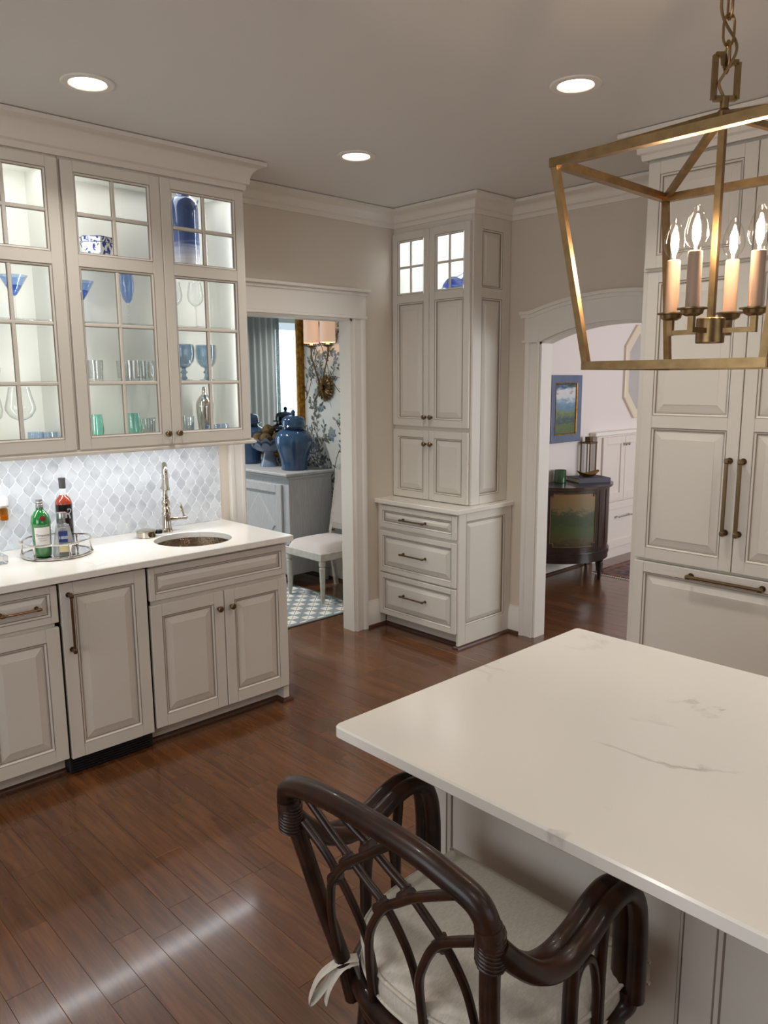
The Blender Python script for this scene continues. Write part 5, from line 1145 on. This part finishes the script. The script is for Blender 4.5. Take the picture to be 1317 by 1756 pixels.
# ------------------------------------------------------------------ hall beyond the arch
HC = (1.99, -.0225); HR = .455
MAH = M('dark_mahogany', (44, 28, 24), .3, var=(12, (30, 19, 18)), coat=.3, stretch=(1, 1, .3))
def landscape(name, stops, scale, dist):
    mm = bpy.data.materials.new(name); mm.use_nodes = True; nt = mm.node_tree; N = nt.nodes; L = nt.links; p = N['Principled BSDF']
    tc = N.new('ShaderNodeTexCoord'); sp_ = N.new('ShaderNodeSeparateXYZ'); L.new(tc.outputs['Generated'], sp_.inputs[0])
    n_ = N.new('ShaderNodeTexNoise'); n_.inputs['Scale'].default_value = scale; n_.inputs['Detail'].default_value = 5; n_.inputs['Distortion'].default_value = .5; mq = N.new('ShaderNodeMapping'); mq.inputs['Scale'].default_value = (.7, .7, 2.2); L.new(tc.outputs['Generated'], mq.inputs[0]); L.new(mq.outputs[0], n_.inputs[0])
    a = N.new('ShaderNodeMath'); a.operation = 'MULTIPLY_ADD'; a.inputs[1].default_value = dist; L.new(n_.outputs['Fac'], a.inputs[0]); L.new(sp_.outputs['Z'], a.inputs[2])
    b_ = N.new('ShaderNodeMath'); b_.operation = 'SUBTRACT'; b_.inputs[1].default_value = dist*.5; L.new(a.outputs[0], b_.inputs[0])
    r = N.new('ShaderNodeValToRGB'); e = r.color_ramp.elements
    e[0].position = stops[0][0]; e[0].color = lin(stops[0][1]); e[1].position = stops[-1][0]; e[1].color = lin(stops[-1][1])
    for q, c_ in stops[1:-1]: k = r.color_ramp.elements.new(q); k.color = lin(c_)
    L.new(b_.outputs[0], r.inputs[0]); L.new(r.outputs[0], p.inputs['Base Color']); p.inputs['Roughness'].default_value = .45; return mm
t = thing('demilune_chest', (HC[0], -.2, 0), 'dark half-round chest with a painted landscape door against the hall wall', 'chest')
def arcp(r, th0=0, th1=PI, n=36): return [(HC[0]-r*math.cos(th0+(th1-th0)*k/n), HC[1]-r*math.sin(th0+(th1-th0)*k/n)) for k in range(n+1)]
pz = lambda a, b_, c_: (a, b_, c_)
obj('body', MB().prism(arcp(HR-.02), pz, .245, .80), MAH, t)
m = MB(); m.prism(arcp(HR+.005), pz, .80, .808); m.prism(arcp(HR+.012), pz, .808, .822); obj('top', m, MAH, t)
obj('gilt_edge', MB().tube([(x, y, .8035) for x, y in arcp(HR+.006)], .0045, 6), M('gilt_line', (120, 92, 48), .4, .6), t)
m = MB(); m.prism(arcp(HR-.005), pz, .225, .262); m.prism(arcp(HR-.012), pz, .18, .225); obj('plinth', m, MAH, t)
th0, th1 = math.radians(27), math.radians(79)
def cyl_panel(r, a0, a1, z0, z1, notch=0, n=20):
    m = MB(); vs = []
    for k in range(n+1):
        a = a0+(a1-a0)*k/n; e = notch if (k == 0 or k == n) else 0
        vs += [(HC[0]-r*math.cos(a), HC[1]-r*math.sin(a), z0+e), (HC[0]-r*math.cos(a), HC[1]-r*math.sin(a), z1-e)]
    m.add(vs, [(2*k, 2*k+2, 2*k+3, 2*k+1) for k in range(n)]); return m
LS = landscape('painted_landscape', [(.0, (62, 50, 32)), (.14, (78, 74, 44)), (.3, (66, 82, 44)), (.45, (58, 70, 42)), (.62, (64, 74, 54)), (.72, (120, 104, 70)), (1, (132, 104, 66))], 6.5, .42)
d = obj('door', cyl_panel(HR-.0185, th0-.05, th1+.05, .285, .795), MAH, t); obj('painted_panel', cyl_panel(HR-.0165, th0+.01, th1-.01, .33, .765, .022), LS, d)
fr2 = []
for (a, z) in ((th0, .35), (th0+.06, .35), (th0+.06, .322), (th1-.06, .322), (th1-.06, .35), (th1, .35), (th1, .745), (th1-.06, .745), (th1-.06, .773), (th0+.06, .773), (th0+.06, .745), (th0, .745)): fr2.append((a, z))
P = []
for (a, z), (a2, z2) in zip(fr2, fr2[1:]+fr2[:1]):
    for k in range(6): q = k/6; aa, zz = a+(a2-a)*q, z+(z2-z)*q; P.append((HC[0]-(HR-.014)*math.cos(aa), HC[1]-(HR-.014)*math.sin(aa), zz))
obj('gilt_moulding', MB().tube(P, .0045, 6, True), M('dull_gilt', (112, 88, 54), .45, .5), d)
for (a0, a1) in ((1.5, 1.62), (1.75, 2.2), (2.35, 3.0)):
    m = cyl_panel(HR-.0165, a0, a1, .30, .78, 0, 8); obj('side_panel', m, M('panel_mahogany', (56, 38, 30), .35), t)
for a in (20, 97, 150, 172): 
    q = math.radians(a); obj('leg', MB().lathe([(.013, .001), (.016, .03), (.02, .06), (.028, .15), (.02, .16), (.03, .18)], (HC[0]-(HR-.04)*math.cos(q), HC[1]-(HR-.04)*math.sin(q)-(0 if a < 160 else .0), 0), 12), MAH, t)
t = thing('candle_glass', (1.91, -.10, .822), 'green glass candle tumbler on the half-round chest', 'candle')
GC = M('green_candle_glass', (50, 84, 52), .12, coat=.6)
obj('glass', MB().lathe([(.047, .8225), (.05, .826), (.05, .93), (.047, .93), (.047, .90), (1e-4, .90)], (1.91, -.10, 0), 28), GC, t)
t = thing('hardback_book', (2.2, -.2, .822), 'grey hardback book lying on the half-round chest', 'book')
bm_ = MB(); ca, sa = math.cos(-.5), math.sin(-.5); W2 = lambda u_, v_, z_: (2.14+ca*u_-sa*v_, -.23+sa*u_+ca*v_, z_)
def obox(u0, u1, v0, v1, z0, z1):
    m = MB(); m.prism([(u0, v0), (u1, v0), (u1, v1), (u0, v1)], lambda a, b_, c_: W2(a, b_, c_), z0, z1); return m
obj('cover', obox(-.15, .15, -.11, .11, .8225, .828), M('slate_cloth', (84, 82, 92), .7), t); obj('pages', obox(-.147, .145, -.105, .105, .8282, .856), M('paper_edge', (190, 184, 172), .8), t); obj('cover', obox(-.15, .15, -.11, .11, .8562, .862), M('slate_cloth', (84, 82, 92), .7), t); obj('spine', obox(-.15, .15, -.114, -.1105, .8225, .862), M('slate_cloth', (84, 82, 92), .7), t)
m = MB(); vs = []; S = 24
for k, (r, h) in enumerate([(.03, 0), (.055, .012), (.085, .04), (.082, .042), (.05, .018), (.001, .008)]):
    for i in range(S): a = 2*PI*i/S; vs.append(W2(-.0+r*1.25*math.cos(a), .01+r*.8*math.sin(a), .8625+h*(1+.35*math.cos(2*a))))
m.add(vs, [(k*S+i, k*S+(i+1) % S, (k+1)*S+(i+1) % S, (k+1)*S+i) for k in range(5) for i in range(S)]); obj('gold_dish', m, M('gold_leaf', (190, 150, 80), .28, 1), None, 'small folded gold dish on the grey book', 'dish', ang=60)
t = thing('glass_lantern', (2.35, -.1, .822), 'tall narrow glass lantern with brass edges on the half-round chest', 'lantern')
lx0, lx1, ly0, ly1 = 2.30, 2.40, -.14, -.05
m = MB()
for x in (lx0, lx1):
    for y in (ly0, ly1): m.box(x-.005, x+.005, y-.005, y+.005, .8225, 1.13, .001)
m.box(lx0-.008, lx1+.008, ly0-.008, ly1+.008, .8225, .835); m.box(lx0-.008, lx1+.008, ly0-.008, ly1+.008, 1.13, 1.145); m.box(2.325, 2.375, -.12, -.07, 1.145, 1.19); obj('frame', m, M('dark_brass', (110, 92, 62), .4, 1), t)
for (a, b_, c_, d_) in ((lx0, lx1, ly0-.001, ly0+.001), (lx0, lx1, ly1-.001, ly1+.001), (lx0-.001, lx0+.001, ly0, ly1), (lx1-.001, lx1+.001, ly0, ly1)): obj('pane', MB().box(a, b_, c_, d_, .836, 1.129), GLASS, t)
# landscape painting
t = thing('framed_painting', (2.06, -.03, 1.15), 'small landscape painting in a wide slate blue frame on the hall wall', 'painting')
f = Fr((1.823, -.0215, 1.156), *FACE_Y); m = MB(); BF = M('slate_blue_frame', (98, 112, 138), .5, var=(6, (84, 96, 120)))
f.rings(m, 0, .458, 0, .574, [(0, 0, 0), (0, .028, 0), (.006, .03, 0), (.066, .022, 0), (.07, .01, 0)], False); obj('frame', m, BF, t)
m = MB(); f.rings(m, .062, .396, .062, .512, [(0, .018, 0), (.003, .026, 0), (.010, .024, 0), (.014, .012, 0)], False); obj('gilt_slip', m, GILT, t)
m = MB(); f.box(m, .07, .388, .07, .504, .008, .013); obj('canvas', m, landscape('meadow_painting', [(0, (78, 96, 62)), (.18, (92, 108, 60)), (.27, (52, 76, 92)), (.42, (120, 132, 84)), (.5, (96, 128, 150)), (.62, (122, 150, 172)), (.72, (196, 202, 208)), (.84, (210, 206, 206)), (.93, (70, 104, 140)), (1, (40, 60, 70))], 5.0, .42), t)
# built-in cupboards
HP = M('hall_cupboard_paint', (222, 212, 204), .5)
c = thing('built_in_cupboard', (3.3, -.06, 0), 'white built-in hall cupboard with shaker doors above a deep drawer', 'cupboard')
obj('body', MB().box(2.52, 4.2, -.075, -.022, .0, 1.18), HP, c); obj('ledge', MB().box(2.47, 4.2, -.095, -.0225, 1.18, 1.216, .006), TRIM, c)
def shaker(x0, x1, z0, z1, nm, knob=None, pull=None):
    f = Fr((x0, -.075, z0), *FACE_Y); w2, h2 = x1-x0, z1-z0; m = MB(); st = .07
    for q in ((0, st, 0, h2), (w2-st, w2, 0, h2), (st, w2-st, 0, st), (st, w2-st, h2-st, h2)): f.box(m, *q, 0, .02, .002)
    d = obj(nm, m, HP, c); m = MB(); f.box(m, st, w2-st, st, h2-st, 0, .008); obj('panel', m, HP, d)
    if knob: knob_mesh(f, knob[0], knob[1], .02, d, NICKEL)
    if pull: pull_mesh(f, pull, .02, d, NICKEL)
shaker(2.60, 2.99, .56, 1.165, 'door', knob=(.365, .53)); shaker(2.996, 3.386, .56, 1.165, 'door', knob=(.025, .53)); shaker(2.60, 3.386, .10, .545, 'drawer', pull=(.28, .30, .51, .30, .005)); shaker(3.40, 3.79, .56, 1.165, 'door'); shaker(3.40, 4.18, .10, .545, 'drawer')
# octagonal mirror
t = thing('octagonal_mirror', (3.4, -.03, 1.3), 'octagonal mirror in a cream frame above the hall cupboard', 'mirror')
def octp(r):
    hw_, hh_, ct = .40+(r-.41), .44+(r-.41), .20+(r-.41)*.4
    return [(3.42+x_, 1.76+z_) for x_, z_ in ((hw_, hh_-ct), (hw_-ct, hh_), (ct-hw_, hh_), (-hw_, hh_-ct), (-hw_, ct-hh_), (ct-hw_, -hh_), (hw_-ct, -hh_), (hw_, ct-hh_))]
m = MB(); q0, q1, q2 = octp(.41), octp(.40), octp(.325); vs = []
for L_, y in ((q0, -.0215), (q0, -.045), (q1, -.05), (q2, -.036), (q2, -.024)): vs += [(x, y, z) for x, z in L_]
m.add(vs, [(k*8+i, k*8+(i+1) % 8, (k+1)*8+(i+1) % 8, (k+1)*8+i) for k in range(4) for i in range(8)]); obj('frame', m, M('cream_frame', (222, 208, 184), .4), t, ang=15)
obj('mirror_glass', MB().prism(octp(.33), lambda a, b_, c_: (a, c_, b_), -.03, -.024), M('mirror_silver_hall', (232, 236, 240), .01, 1), t, ang=15)
# hall rug
t = thing('oriental_rug', (3.1, -.9, 0), 'fringed oriental rug in navy and rust on the hall floor', 'rug')
obj('pile', MB().box(2.22, 4.6, -1.7, -.26, .0015, .008, .002), M('oriental_field', (64, 66, 84), .95, var=(16, (134, 104, 88), 3)), t)
m = MB(); m.box(2.22, 4.6, -.33, -.29, .0081, .0086); m.box(2.26, 2.30, -1.7, -.29, .0081, .0086); obj('border', m, M('rust_border', (140, 96, 80), .95), t)
m = MB()
for k in range(70): y = -1.69+k*.0205; m.box(2.185, 2.22, y, y+.009, .001, .005)
obj('fringe', m, M('fringe_cotton', (196, 186, 170), .95), t, kind='stuff')
bpy.context.view_layer.update()
